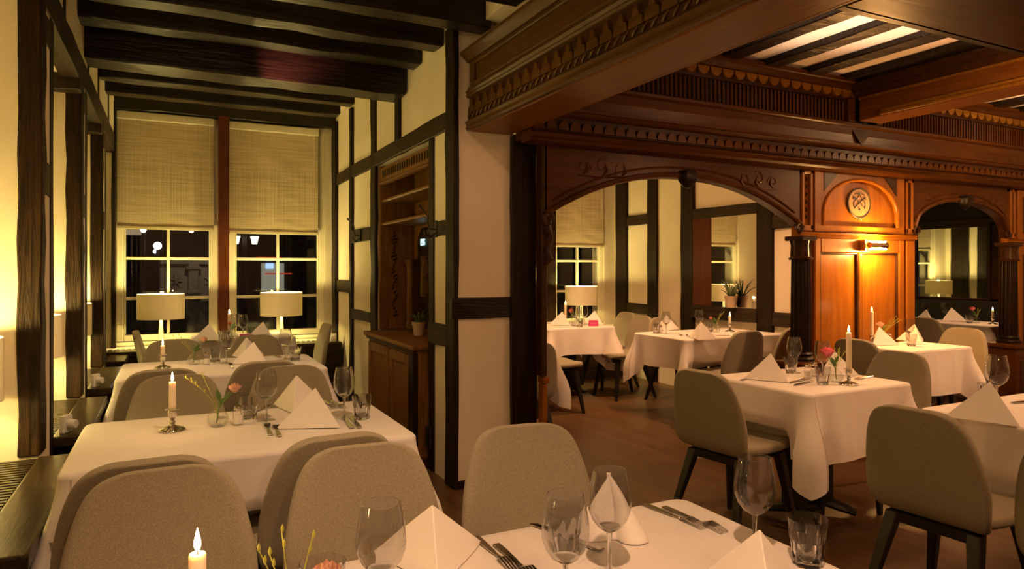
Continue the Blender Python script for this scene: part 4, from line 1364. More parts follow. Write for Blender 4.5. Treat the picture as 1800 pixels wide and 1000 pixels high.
def cloth(label, x0, x1, y0, y1, drop=0.34, seed=0, push=(), tip=0.14, flare=0.10):
    rnd = random.Random(seed)
    cx, cy = (x0 + x1) / 2, (y0 + y1) / 2
    r = 0.035
    per = []   # x, y, nx, ny, signed distance to nearest corner, side phase
    ph = rnd.uniform(0, 6)
    sides = [((x0 + r, y0), (x1 - r, y0), (0, -1)), ((x1, y0 + r), (x1, y1 - r), (1, 0)), ((x1 - r, y1), (x0 + r, y1), (0, 1)), ((x0, y1 - r), (x0, y0 + r), (-1, 0))]
    cc = [(x1 - r, y0 + r), (x1 - r, y1 - r), (x0 + r, y1 - r), (x0 + r, y0 + r)]
    run = 0.0
    for k, (a, b_, n) in enumerate(sides):
        L = math.hypot(b_[0] - a[0], b_[1] - a[1])
        N = 44
        for i in range(N):
            tt = i / N
            tt = 0.5 - 0.5 * math.cos(PI * tt) * (0.75 + 0.25 * abs(math.cos(PI * tt)))
            tt = max(0, min(1, tt))
            dcor = min(tt, 1 - tt) * L + r * 0.8
            per.append((a[0] + (b_[0] - a[0]) * tt, a[1] + (b_[1] - a[1]) * tt, n[0], n[1], dcor, run + tt * L, min(abs(tt - 0.35), abs(tt - 0.68)) * L))
        run += L
        ang0 = math.atan2(n[1], n[0])
        for i in range(9):
            an = ang0 + PI / 2 * i / 8
            per.append((cc[k][0] + r * math.cos(an), cc[k][1] + r * math.sin(an), math.cos(an), math.sin(an), abs(i - 4) / 4 * r * 0.8, run + r * i / 8, 1.0))
        run += 0.05
    n = len(per)
    rows = []
    vs, fs = [], []
    ztop = 0.75
    for sc_ in (0.0, 0.5, 0.93, 0.985):
        row = []
        if sc_ == 0.0:
            row = [len(vs)]
            vs.append((cx, cy, ztop))
        else:
            for p in per:
                row.append(len(vs))
                vs.append((cx + (p[0] - cx) * sc_, cy + (p[1] - cy) * sc_, ztop + (0.0004 * math.sin(9 * p[5]) if sc_ < 0.9 else 0)))
        rows.append(row)
    fr = [0.0, 0.012, 0.03, 0.06, 0.12, 0.2, 0.3, 0.4, 0.5, 0.6, 0.7, 0.8, 0.9, 1.0]
    a1, a2, a3 = rnd.uniform(6, 9), rnd.uniform(11, 15), rnd.uniform(0, 6)
    for f in fr:
        row = []
        for (px, py, nx, ny, dc, s, cr) in per:
            D = drop + tip * (max(0.0, 1 - dc / 0.17) ** 1.6) + 0.006 * math.sin(a1 * s + a3)
            d = f * D
            k = smooth01(d / 0.34)
            off = 0.004 + k * (0.012 + 0.010 * math.sin(a1 * s + a3) + 0.006 * math.sin(a2 * s))
            off += k * flare * max(0.0, 1 - dc / 0.075)
            off -= k * 0.042 * math.exp(-((dc - 0.11) / 0.045) ** 2)
            off += 0.005 * smooth01(d / 0.05) * math.exp(-(cr / 0.022) ** 2)
            if f == 0.0:
                off, z = -0.004, ztop - 0.0015
            else:
                z = ztop - 0.004 - d
            for (qx, qy, hw, dep, ox, oy) in push:
                if nx * ox + ny * oy > 0.9:
                    lat = abs((px - qx) * -ny + (py - qy) * nx)
                    if lat < hw * 1.2:
                        off -= dep * (1 - smooth01((lat - hw) / (hw * 0.2))) * smooth01((ztop - z - 0.18) / 0.09)
            row.append(len(vs))
            vs.append((px + nx * off, py + ny * off, z))
        rows.append(row)
    for i in range(len(rows) - 1):
        a, b_ = rows[i], rows[i + 1]
        for k in range(n):
            q = (k + 1) % n
            if len(a) == 1:
                fs.append((a[0], b_[k], b_[q]))
            else:
                fs.append((a[k], b_[k], b_[q], a[q]))
    o = MB().add(vs, fs).build('tablecloth', M['cloth'])
    o.data.polygons.foreach_set('use_smooth', [True] * len(o.data.polygons))
    tag(o, label, 'tablecloth', 'white tablecloths')
    return o


TAB = {
    'front': (-0.40, 1.205, 0.60, 1.41), 'near': (-0.295, 0.80, 2.37, 3.11), 'second': (-0.27, 0.86, 4.23, 4.98), 'far': (0.17, 1.00, 6.32, 7.0 - 0.14),
    'flower': (2.72, 3.50, 2.275, 2.95), 'edge': (2.89, 3.75, 0.60, 1.855), 'panel': (4.81, 5.56, 3.13, 3.62), 'bench': (7.72, 8.35, 4.17, 5.02),
    'archwin': (3.37, 4.18, 5.92, 6.75), 'aloe': (3.92, 5.10, 4.53, 5.27), 'hidden': (2.09, 2.60, 4.44, 5.20)}
TL = {'front': 'at the picture bottom, before three grey chairs', 'near': 'nearest along the left sill, with the tall candle', 'second': 'second along the left sill, with the short candle', 'far': 'farthest back, before the two lamp windows',
      'flower': 'with the bright pink flower in the right room', 'edge': 'cut off by the right picture edge', 'panel': 'set against the orange lit oak panel', 'bench': 'by the black bench under the narrow arch',
      'archwin': 'by the window seen through the wide arch', 'aloe': 'below the mirror with the potted aloe', 'hidden': 'almost hidden behind the dark post and a grey chair'}
DROPS = {'front': 0.30, 'near': 0.46, 'second': 0.46, 'far': 0.36, 'flower': 0.33, 'edge': 0.38, 'panel': 0.33, 'bench': 0.25, 'archwin': 0.27, 'aloe': 0.27, 'hidden': 0.30}


def pushes(x0, x1, y0, y1):
    out = []
    for (fx, fy, dx, dy) in SEATS:
        if abs(dx) > abs(dy):
            ex = x0 if dx > 0 else x1
            dep = (fx - ex) * (1 if dx > 0 else -1)
            if y0 - 0.1 < fy < y1 + 0.1 and 0 < dep < 0.4:
                out.append((ex, fy, 0.235, min(dep + 0.02, 0.22), -1 if dx > 0 else 1, 0))
        else:
            ey = y0 if dy > 0 else y1
            dep = (fy - ey) * (1 if dy > 0 else -1)
            if x0 - 0.1 < fx < x1 + 0.1 and 0 < dep < 0.4:
                out.append((fx, ey, 0.235, min(dep + 0.02, 0.245), 0, -1 if dy > 0 else 1))
    return out


for i, k in enumerate(TAB):
    table('black pedestal dining table ' + TL[k], *TAB[k])
    cloth('white tablecloth on the table ' + TL[k], *TAB[k], drop=DROPS[k], tip=0.21 if k in ('aloe', 'archwin', 'bench') else 0.14, seed=i + 3, push=pushes(*TAB[k]))

# ------------------------------------------------------------------ tableware kinds
wg = thing('wine_glass', 'g', 'wine glass')
outer = [(0.0062, 0.083), (0.012, 0.0865), (0.024, 0.095), (0.035, 0.110), (0.0415, 0.128), (0.0425, 0.142), (0.0405, 0.162), (0.0365, 0.185), (0.0320, 0.205)]
inner = [(r - 0.00045, z) for r, z in outer[:1:-1]] + [(0.023, 0.0958), (0.011, 0.0905), (0, 0.0895)]
bw = MB().lathe([(0, 0.083)] + outer + inner, 48)
o = bw.build('bowl', M['thick'], wg, smooth=True, angle=60)
rm = MB().tube([(0.032 * math.cos(2 * PI * i / 40), 0.032 * math.sin(2 * PI * i / 40), 0.205) for i in range(41)], 0.0009, 6, caps=False)
rm.build('rim', M['glass'], o, smooth=True)
MB().lathe([(0.0065, 0.005), (0.0045, 0.012), (0.0038, 0.04), (0.0042, 0.070), (0.0060, 0.0828), (0, 0.0829)], 16).build('stem', M['thick'], wg, smooth=True)
MB().lathe([(0, 0), (0.036, 0.0), (0.037, 0.001), (0.030, 0.0022), (0.012, 0.0042), (0.0065, 0.006), (0, 0.006)], 40).build('foot', M['glass'], wg, smooth=True)
WG = Kind(wg)

tg = thing('water_tumbler', 'g', 'tumbler')
fac = lambda i, w: (1 - 0.085 * abs(math.sin(4.5 * w)) ** 2) if 1 <= i <= 4 else 1
MB().lathe([(0, 0), (0.0275, 0.0), (0.0295, 0.004), (0.031, 0.025), (0.0340, 0.050), (0.0362, 0.055), (0.039, 0.095), (0.0383, 0.0952), (0.0356, 0.058), (0.0318, 0.050), (0.0290, 0.026), (0.0265, 0.014), (0.020, 0.0105), (0, 0.010)], 72, (0, 0, 0), fac).build('body', M['thick'], tg, smooth=True, angle=50)
TG = Kind(tg)

ss = thing('salt_shaker', 's', 'salt shaker')
fac2 = lambda i, w: 1 - 0.05 * abs(math.sin(4 * w))
MB().lathe([(0, 0), (0.019, 0), (0.020, 0.004), (0.0195, 0.052), (0.016, 0.060), (0, 0.060)], 48, (0, 0, 0), fac2).build('body', M['glass'], ss, smooth=True, angle=50)
MB().lathe([(0, 0.006), (0.0155, 0.006), (0.0155, 0.038), (0, 0.040)], 20).build('salt_fill', M['salt'], ss, smooth=True)
MB().lathe([(0.0155, 0.058), (0.0165, 0.062), (0.015, 0.072), (0.009, 0.077), (0, 0.078)], 20).build('cap', M['silver'], ss, smooth=True)
SS = Kind(ss)

vz = thing('bud_vase', 'v', 'vase')
rib = lambda i, w: 1 + 0.045 * math.cos(14 * w) if 2 <= i <= 5 else 1
MB().lathe([(0, 0), (0.022, 0), (0.033, 0.010), (0.0375, 0.026), (0.033, 0.044), (0.021, 0.058), (0.0125, 0.066), (0.0115, 0.078), (0.0145, 0.086)], 56, (0, 0, 0), rib).build('body', M['glass'], vz, smooth=True, angle=60)
MB().lathe([(0, 0.003), (0.021, 0.003), (0.0305, 0.012), (0.0335, 0.026), (0.0325, 0.032), (0, 0.032)], 32).build('water', M['water'], vz, smooth=True)
MB().tube([(0.0145 * math.cos(2 * PI * i / 24), 0.0145 * math.sin(2 * PI * i / 24), 0.086) for i in range(25)], 0.0016, 5, caps=False).build('lip', M['glass'], vz, smooth=True)
VZ = Kind(vz)

hd = thing('candle_holder', 'h', 'candle holder')
sca = lambda i, w: 1 + (0.05 * math.cos(10 * w) if 1 <= i <= 4 else 0)
MB().lathe([(0, 0), (0.044, 0.0), (0.046, 0.004), (0.040, 0.009), (0.026, 0.014), (0.012, 0.020), (0, 0.022)], 60, (0, 0, 0), sca).build('foot', M['silver'], hd, smooth=True)
MB().lathe([(0.012, 0.018), (0.008, 0.026), (0.011, 0.032), (0.007, 0.040), (0.010, 0.046), (0, 0.046)], 24).build('stem', M['silver'], hd, smooth=True)
MB().lathe([(0, 0.044), (0.010, 0.046), (0.015, 0.056), (0.016, 0.072), (0.0155, 0.078), (0.024, 0.080), (0.025, 0.082), (0.014, 0.082), (0.0135, 0.066), (0, 0.064)], 28).build('cup', M['silver'], hd, smooth=True)
HD = Kind(hd)


def flat_sheet(outline, th, bend):
    """thin metal plate cut to outline (x, y), lifted by bend(y)"""
    n = len(outline)
    vs = [(x, y, bend(y)) for x, y in outline] + [(x, y, bend(y) + th) for x, y in outline]
    fs = [(i, (i + 1) % n, n + (i + 1) % n, n + i) for i in range(n)]
    return vs, fs


fk = thing('fork', 'f', 'fork')
bend = lambda y: 0.002 + (0.010 * smooth01((y - 0.02) / 0.035) - 0.009 * smooth01((y - 0.06) / 0.035))
mb = MB()


def strip(mb, pts, th, bend):
    """pts: (y, x0, x1) rows"""
    vs, fs = [], []
    for (y, a, b_) in pts:
        z = bend(y)
        vs += [(a, y, z), (b_, y, z), (b_, y, z + th), (a, y, z + th)]
    for i in range(len(pts) - 1):
        for k in range(4):
            q = (k + 1) % 4
            fs.append((i * 4 + k, i * 4 + q, i * 4 + 4 + q, i * 4 + 4 + k))
    e = (len(pts) - 1) * 4
    fs += [(3, 2, 1, 0), (e, e + 1, e + 2, e + 3)]
    mb.add(vs, fs)


strip(mb, [(-0.098, -0.0085, 0.0085), (-0.06, -0.0085, 0.0085), (-0.005, -0.0055, 0.0055), (0.01, -0.0035, 0.0035), (0.025, -0.0035, 0.0035)], 0.003, bend)
mb.build('handle', M['steel'], fk, bevel=0.0008)
mb = MB()
strip(mb, [(0.024, -0.0035, 0.0035), (0.036, -0.0105, 0.0105), (0.050, -0.0125, 0.0125)], 0.002, bend)
for k in range(4):
    a = -0.0125 + k * 0.0068
    strip(mb, [(0.049, a, a + 0.0046), (0.075, a + 0.0004, a + 0.0042), (0.098, a + 0.0012, a + 0.0034)], 0.002, bend)
mb.build('tines', M['steel'], fk)
FK = Kind(fk)
kf = thing('table_knife', 'k', 'knife')
flat = lambda y: 0.002
mb = MB()
strip(mb, [(-0.105, -0.0088, 0.0088), (-0.05, -0.0088, 0.0088), (0.0, -0.007, 0.007)], 0.005, flat)
mb.build('handle', M['steel'], kf, bevel=0.001)
mb = MB()
strip(mb, [(0.0, -0.006, 0.006), (0.02, -0.007, 0.009), (0.07, -0.007, 0.0095), (0.095, -0.007, 0.006), (0.106, -0.007, -0.004)], 0.0016, lambda y: 0.0035)
mb.build('blade', M['steel'], kf)
KF = Kind(kf)


def make_napkin():
    t = thing('folded_napkin', 'n', 'napkin')

    def tent(A, F, L, Rr, bulge):
        vs, fs = [], []
        n = 7
        for (P0, P1, sgn) in ((F, L, -1), (Rr, F, 1)):
            base = len(vs)
            idx = {}
            nr = (Vector(P1) - Vector(P0)).cross(Vector(A) - Vector(P0)).normalized()
            for i in range(n + 1):
                for j in range(n + 1 - i):
                    a, b_ = i / n, j / n
                    p = Vector(P0) * (1 - a - b_) + Vector(P1) * b_ + Vector(A) * a
                    p += nr * bulge * 4 * b_ * (1 - a - b_)
                    idx[(i, j)] = len(vs)
                    vs.append(p)
            for i in range(n):
                for j in range(n - i):
                    fs.append((idx[(i, j)], idx[(i, j + 1)], idx[(i + 1, j)]))
                    if j < n - i - 1:
                        fs.append((idx[(i, j + 1)], idx[(i + 1, j + 1)], idx[(i + 1, j)]))
        return vs, fs

    o = MB().add(*tent((0, 0.005, 0.128), (0, -0.098, 0.002), (-0.100, 0.085, 0.002), (0.100, 0.085, 0.002), -0.004)).build('outer_fold', M['napkin'], t)
    soft(o, 0.0035, 0)
    o.data.polygons.foreach_set('use_smooth', [False] * len(o.data.polygons))
    o = MB().add(*tent((0, 0.010, 0.117), (0, -0.084, 0.002), (-0.086, 0.085, 0.002), (0.086, 0.085, 0.002), 0.006)).build('inner_fold', M['napkin'], t)
    soft(o, 0.003, 0)
    return t


NP = Kind(make_napkin())
SCALE = {}


def az(u):
    return math.atan2(SY, CY) + math.atan((u - 900) / F_PX)


def nap(u, v, mode, label, s=1.0):
    p = spot(u, v)
    th = {'front': R(-8), 'side': R(50), 'sideL': R(-50), 'quarter': R(24), 'quarterL': R(-26)}[mode] - az(u)
    return NP.put(p, th, label, 'folded white napkins', (s, s, s))


def cut(kind, u0, v0, u1, v1, label, group='steel forks'):
    """cutlery lying from its handle end (u0, v0) towards its tip (u1, v1)"""
    a, b_ = spot(u0, v0), spot(u1, v1)
    d = (b_ - a)
    rot = math.atan2(-d.x, d.y)
    p = (a + b_) / 2
    return kind.put((p.x, p.y, 0.7505), rot, label, group)


def glass(u, v, label):
    return WG.put(spot(u, v), 0, label, 'wine glasses')


def tumbler(u, v, label):
    return TG.put(spot(u, v), random.uniform(0, 1), label, 'water tumblers')


def candle(u, v, h, label, lit=0.42, xy=None, hl=None):
    p = Vector((xy[0], xy[1], 0.75)) if xy else spot(u, v)
    HD.put(p, random.uniform(0, 2), hl or ('silver candle holder under the ' + label), 'silver candle holders')
    t = thing('taper_candle', label, 'candle', (p.x, p.y, p.z + 0.066), 0, 'lit white candles')
    MB().lathe([(0, 0), (0.0128, 0), (0.0122, h * 0.7), (0.0120, h - 0.003), (0.0105, h), (0.006, h - 0.002), (0, h - 0.003)], 24).build('wax', M['wax'], t, smooth=True)
    MB().tube([(0, 0, h - 0.004), (0.0008, 0, h + 0.006), (0.002, 0, h + 0.011)], 0.0011, 6).build('wick', M['wick'], t)
    MB().lathe([(0, h + 0.003), (0.0032, h + 0.006), (0.0050, h + 0.012), (0.0043, h + 0.020), (0.0023, h + 0.029), (0.0007, h + 0.036), (0, h + 0.038)], 16).build('flame', M['flame'], t, smooth=True)
    point_light('candle_light', (p.x, p.y, p.z + 0.066 + h + 0.022), lit, (1.0, 0.58, 0.22), 0.012)
    return t


def blossom(name, mat, r, seed, layers=4):
    rnd = random.Random(seed)
    mb = MB()
    for L in range(layers):
        k = 4 + L * 2
        rr = r * (0.35 + 0.65 * (L + 1) / layers)
        tilt = 0.15 + 0.9 * L / layers
        for i in range(k):
            a = 2 * PI * (i + 0.5 * (L % 2)) / k + rnd.uniform(-0.1, 0.1)
            ca, sa = math.cos(a), math.sin(a)
            vs, fs = [], []
            for q in range(5):
                t = q / 4
                out = rr * (0.15 + 0.85 * math.sin(t * PI * 0.5) * (0.5 + 0.5 * tilt))
                z = -r * 0.5 + r * 1.5 * t * (1.05 - 0.45 * tilt * t)
                w = rr * 0.55 * math.sin(PI * (0.15 + 0.72 * t))
                for s in (-1, 0, 1):
                    o_ = out + (0.12 * r if s == 0 else 0)
                    vs.append((ca * o_ - sa * w * s, sa * o_ + ca * w * s, z + rnd.uniform(-0.03, 0.03) * r))
            for q in range(4):
                for s in range(2):
                    b_ = q * 3 + s
                    fs.append((b_, b_ + 1, b_ + 4, b_ + 3))
            mb.add(vs, fs)
    return mb


def leaf_blade(mb, base, tip, width, sag=0.0):
    base, tip = Vector(base), Vector(tip)
    d = tip - base
    side = d.cross(Vector((0, 0, 1)))
    side = side.normalized() if side.length > 1e-6 else Vector((1, 0, 0))
    vs, fs = [], []
    n = 8
    for i in range(n + 1):
        t = i / n
        c = base + d * t + Vector((0, 0, -sag * (t * t) + sag * t))
        w = width * math.sin(PI * (0.08 + 0.92 * t)) * 0.5
        vs += [c - side * w, c + Vector((0, 0, -w * 0.35)), c + side * w]
    for i in range(n):
        for s in range(2):
            a = i * 3 + s
            fs.append((a, a + 1, a + 4, a + 3))
    mb.add(vs, fs)


def vase(u, v, label, flower, mat, lean, twigs, seed, r=0.017, height=0.115, xy=None, tw_label=None, twl=0.13, twdir=(-0.6, 0.25)):
    p = Vector((xy[0], xy[1], 0.75)) if xy else spot(u, v)
    VZ.put(p, random.uniform(0, 1), label, 'ribbed glass bud vases')
    rnd = random.Random(seed)
    t = thing('cut_flower', flower, 'flower', (p.x, p.y, p.z + 0.012), 0, 'cut flowers in bud vases')
    hx, hy = lean
    top = Vector((hx, hy, height))
    MB().tube([(-hx * 0.08, -hy * 0.08, 0), (hx * 0.08, hy * 0.08, 0.06), (hx * 0.5, hy * 0.5, 0.06 + (height - 0.06) * 0.55), top], 0.0022, 6).build('stalk', M['leaf'], t, smooth=True)
    b = blossom('blossom', mat, r, seed)
    b.v = [(q[0] + top.x, q[1] + top.y, q[2] + top.z + r * 0.3) for q in b.v]
    b.build('blossom', mat, t, smooth=True)
    mb = MB()
    for i in range(5):
        a = rnd.uniform(0, 2 * PI)
        s = rnd.uniform(0.025, 0.05)
        leaf_blade(mb, (hx * 0.1, hy * 0.1, 0.066 + 0.004 * i), (hx * 0.3 + s * math.cos(a), hy * 0.3 + s * math.sin(a), 0.088 + 0.012 * i), 0.020, 0.012)
    mb.build('foliage', M['leaf'], t, smooth=True)
    if twigs:
        w = thing('green_twig', tw_label, 'twig', (p.x, p.y, p.z + 0.012), 0, 'green twigs in bud vases')
        mb = MB()
        for i in range(twigs):
            dx = twdir[0] * twl + (i - (twigs - 1) / 2) * 0.2 * twl + rnd.uniform(-0.1, 0.1) * twl
            dy = twdir[1] * twl + rnd.uniform(-0.3, 0.3) * twl * 0.5
            hz = 0.06 + twl * rnd.uniform(0.75, 1.0)
            pts = [(0, 0, 0.01), (dx * 0.06, dy * 0.06, 0.066), (dx * 0.45 + rnd.uniform(-.006, .006), dy * 0.45, 0.066 + (hz - 0.066) * 0.5), (dx, dy, hz)]
            mb.tube(pts, [0.0013, 0.0013, 0.0011, 0.0008], 6)
            for q in range(3):
                tt = 0.35 + 0.3 * q
                c = Vector(pts[2]).lerp(Vector(pts[3]), tt) if q else Vector(pts[2])
                mb.lathe([(0, -0.007), (0.0026, -0.002), (0.0024, 0.003), (0, 0.009)], 8, (c.x + 0.0015, c.y, c.z))
        mb.build('stems', M['twig'], w, smooth=True)


def shaker(u, v, label):
    return SS.put(spot(u, v), random.uniform(0, 1), label, 'glass salt shakers')


def sign(u, v, rot, label):
    p = spot(u, v)
    t = thing('reserved_card', label, 'sign', p, rot, 'magenta reserved cards')
    c = MB()
    c.add([(-0.05, -0.022, 0), (0.05, -0.022, 0), (0.05, 0, 0.062), (-0.05, 0, 0.062), (-0.05, 0.022, 0), (0.05, 0.022, 0), (-0.05, -0.020, 0), (0.05, -0.020, 0), (0.05, 0, 0.059), (-0.05, 0, 0.059), (-0.05, 0.020, 0), (0.05, 0.020, 0)],
          [(0, 1, 2, 3), (3, 2, 5, 4), (6, 9, 8, 7), (9, 10, 11, 8), (0, 6, 7, 1), (4, 5, 11, 10), (0, 3, 9, 6), (3, 4, 10, 9), (1, 7, 8, 2), (2, 8, 11, 5)])
    c.build('card', M['card'], t)
    lettering('Reserviert', 'lettering', M['card_ink'], t, (0, -0.0115, 0.032), (math.atan2(0.062, 0.022), 0, 0), 0.017)
    return t


N = 'nearest window table'
S = 'second window table'
W = 'farthest table by the lamp windows'
A_ = 'pink flower table'
C_ = 'table at the orange panel'
D_ = 'bench table'
B_ = 'arch window table'
E_ = 'table below the aloe mirror'
Fe = 'right edge table'
Q = 'front table'

# front table
candle(0, 0, 0.118, 'candle burning at the bottom picture edge before a grey chair', 0.5, xy=(0.035, 1.10))
vase(0, 0, 'glass vase of twigs on the front table, hidden below the bottom edge', 'pink rose on the front table seen beside the left tumbler rim', M['rose_pale'], (0.055, 0.06), 4, 5, 0.022, 0.100, xy=(0.165, 1.03), tw_label='yellow green budding twigs rising before the chair at the bottom edge', twl=0.14, twdir=(-0.15, 0.35))
for (x, y), lab in (((0.318, 1.13), 'wine glass foremost on the left of the front table, before a napkin'), ((0.62, 1.03), 'wine glass with a tumbler showing through it on the front table'), ((0.772, 1.115), 'wine glass before the rolled napkin on the front table'), ((1.098, 1.055), 'wine glass standing between the forks and the right tumbler, front table')):
    WG.put((x, y, 0.75), 0, lab, 'wine glasses')
for (x, y), lab in (((1.158, 0.972), 'large clear water tumbler at the right corner of the front table'), ((0.735, 1.225), 'water tumbler behind the middle wine glass of the front table'), ((0.235, 1.20), 'water tumbler whose rim shows left of the foremost wine glass')):
    TG.put((x, y, 0.75), 0.4, lab, 'water tumblers')
NP.put((0.475, 1.31, 0.75), R(-14), 'big folded napkin behind the foremost left wine glass', 'folded white napkins', (1.15, 1.05, 0.93))
NP.put((0.955, 0.905, 0.75), R(-32), 'folded napkin peak at the bottom edge beside the right tumbler', 'folded white napkins', (0.95, 0.95, 0.98))
cut(FK, 836, 946, 905, 1006, 'left fork of the pair lying before the big front napkin', 'steel forks')
cut(FK, 874, 961, 945, 1022, 'right fork of the pair lying before the big front napkin', 'steel forks')
cut(FK, 1137, 890, 1232, 928, 'left fork of the pair at the far right corner of the front table', 'steel forks')
cut(FK, 1172, 895, 1268, 936, 'right fork of the pair at the far right corner of the front table', 'steel forks')
cut(KF, 1046, 966, 945, 927, 'knife lying behind the two middle wine glasses of the front table', 'steel knives')

# rolled napkin
rn = thing('folded_napkin', 'tall napkin with a rolled cone foot standing on the front table', 'napkin', (0.87, 1.255, 0.75), R(-30), 'folded white napkins')
vs, fs = [], []
nu, nv = 28, 10
for i in range(nu + 1):
    a = i / nu
    for j in range(nv + 1):
        h = j / nv
        if a < 0.45:
            k = a / 0.45
            bx, by = -0.105 + 0.115 * k, -0.02 * math.sin(PI * k)
        else:
            w = (a - 0.45) / 0.55 * 2.05 * PI
            bx, by = 0.045 - 0.036 * math.cos(w), -0.032 * math.sin(w)
        sh = 1 - h
        topx, topy = 0.0, 0.012
        vs.append((topx + (bx - topx) * (sh ** 0.85) + 0.006 * math.sin(3 * a + 2 * h), topy + (by - topy) * sh, 0.002 + 0.145 * h * (1 - 0.25 * (1 - min(1, a / 0.25)) * (1 - h))))
for i in range(nu):
    for j in range(nv):
        q = i * (nv + 1) + j
        fs.append((q, q + 1, q + nv + 2, q + nv + 1))
o = MB().add(vs, fs).build('rolled_fold', M['napkin'], rn)
soft(o, 0.003, 1)

# nearest window table
candle(303, 757, 0.115, 'tall candle on the nearest window table', 0.5)
vase(383, 749, 'ribbed glass vase left of the salt shaker on the nearest window table', 'pale pink rose leaning right on the nearest window table', M['rose_pale'], (0.058, -0.028), 3, 8, 0.024, 0.122, tw_label='thin green twigs leaning left above the nearest window table vase', twl=0.15, twdir=(-0.55, 0.30))
shaker(419, 747, 'faceted salt shaker on the nearest window table')
tumbler(437, 736, 'water tumbler behind the shaker on the nearest window table')
glass(468, 739, 'wine glass in the middle of the nearest window table')
glass(605, 735, 'wine glass at the aisle end of the nearest window table')
tumbler(636, 736, 'water tumbler at the aisle end of the nearest window table')
nap(521, 718, 'front', 'rear napkin with its ridge toward us on the nearest window table', 1.1)
nap(556, 748, 'side', 'front napkin broadside to us on the nearest window table', 1.12)
cut(FK, 478, 771, 466, 742, 'left fork before the napkins of the nearest window table')
cut(FK, 493, 774, 482, 744, 'right fork before the napkins of the nearest window table')
cut(FK, 570, 706, 587, 718, 'left fork beyond the napkins of the nearest window table')
cut(FK, 583, 706, 604, 719, 'right fork beyond the napkins of the nearest window table')
cut(KF, 622, 757, 600, 731, 'left knife beside the aisle end wine glass', 'steel knives')
cut(KF, 635, 756, 613, 731, 'right knife beside the aisle end wine glass', 'steel knives')
cut(FK, 450, 724, 466, 719, 'fork tips between tumbler and wine glass, nearest window table')

# second window table
candle(286, 647, 0.072, 'short candle on the second window table', 0.4)
vase(341, 641, 'ribbed glass vase on the second window table', 'pale rose leaning right on the second window table', M['rose_pale'], (0.055, -0.02), 2, 21, 0.024, 0.135, tw_label='thin twigs leaning left from the second window table vase', twl=0.15, twdir=(-0.75, 0.3))
shaker(363, 641, 'salt shaker on the second window table')
tumbler(378, 637, 'water tumbler behind the shaker on the second window table')
glass(398, 639, 'wine glass in the middle of the second window table')
glass(502, 633, 'wine glass at the aisle end of the second window table')
tumbler(519, 634, 'water tumbler at the aisle end of the second window table')
nap(433, 628, 'front', 'rear napkin with a ridge on the second window table', 1.05)
nap(447, 638, 'side', 'front napkin broadside to us on the second window table', 1.05)
cut(FK, 411, 650, 403, 638, 'fork before the napkins of the second window table')
cut(FK, 478, 624, 492, 629, 'fork beyond the napkins of the second window table')

# farthest table
candle(403, 597, 0.155, 'candle in front of the red brown window post', 0.4)
vase(410, 597, 'glass vase on the farthest table', 'pink rose below the window post on the farthest table', M['rose'], (-0.03, -0.03), 0, 31, 0.018, 0.12)
glass(427, 594, 'wine glass before the right lamp window on the farthest table')
glass(413, 592, 'wine glass behind the rose on the farthest table')
tumbler(441, 594, 'water tumbler behind the reserved card on the farthest table')
tumbler(392, 601, 'water tumbler left of the candle on the farthest table')
nap(369, 598, 'side', 'napkin on the sill end of the farthest table', 1.1)
nap(463, 596, 'side', 'napkin under the right lamp on the farthest table', 1.15)
sign(433, 600, R(-8), 'magenta reserved card on the farthest table before the lamp windows')
cut(KF, 350, 599, 388, 598, 'knife before the sill end napkin of the farthest table', 'steel knives')

# pink flower table
candle(1492, 676, 0.205, 'tall candle on the pink flower table', 0.5)
vase(1469, 671, 'glass vase beside the tall candle on the pink flower table', 'bright pink open flower on the pink flower table', M['carnation'], (-0.035, 0.022), 5, 41, 0.034, 0.130, tw_label='feathery green twigs behind the bright pink flower', twl=0.11, twdir=(0.25, -0.05))
tumbler(1446, 676, 'foremost water tumbler on the pink flower table')
tumbler(1390, 656, 'water tumbler behind the left napkin on the pink flower table')
shaker(1420, 665, 'salt shaker left of the foremost tumbler, pink flower table')
shaker(1431, 661, 'pepper shaker between salt shaker and wine glass, pink flower table')
glass(1396, 655, 'wine glass left, beside the napkin of the pink flower table')
glass(1446, 664, 'wine glass under the pink flower')
nap(1356, 668, 'side', 'napkin broadside to us on the pink flower table', 1.12)
nap(1466, 657, 'sideL', 'napkin half hidden behind vase and tall candle', 1.0)
cut(KF, 1432, 664, 1374, 677, 'rear knife of the pair on the pink flower table', 'steel knives')
cut(KF, 1440, 668, 1383, 681, 'front knife of the pair on the pink flower table', 'steel knives')
cut(FK, 1540, 661, 1499, 669, 'fork right of the tall candle on the pink flower table')
cut(FK, 1303, 669, 1330, 662, 'fork behind the left napkin of the pink flower table')

# panel table
candle(0, 0, 0.20, 'candle against the orange lit panel', 0.45, xy=(4.965, 3.56))
vase(1550, 603, 'glass vase on the table at the orange panel', 'cream pink rose before the orange lit panel', M['rose_pale'], (-0.01, 0.01), 5, 51, 0.032, 0.12, tw_label='green feathery twigs pointing right before the orange panel', twl=0.15, twdir=(0.55, -0.5))
nap(1545, 606, 'quarterL', 'napkin below the cream rose at the orange panel', 1.1)
nap(1608, 600, 'quarter', 'napkin behind the wine glass at the orange panel', 1.1)
shaker(1563, 601, 'salt shaker on the table at the orange panel')
glass(1597, 604, 'wine glass on the table at the orange panel')
tumbler(1602, 608, 'water tumbler on the table at the orange panel')
cut(KF, 1588, 600, 1555, 606, 'knife lying before the napkin at the orange panel', 'steel knives')
cut(FK, 1500, 606, 1520, 600, 'fork left of the candle at the orange panel')

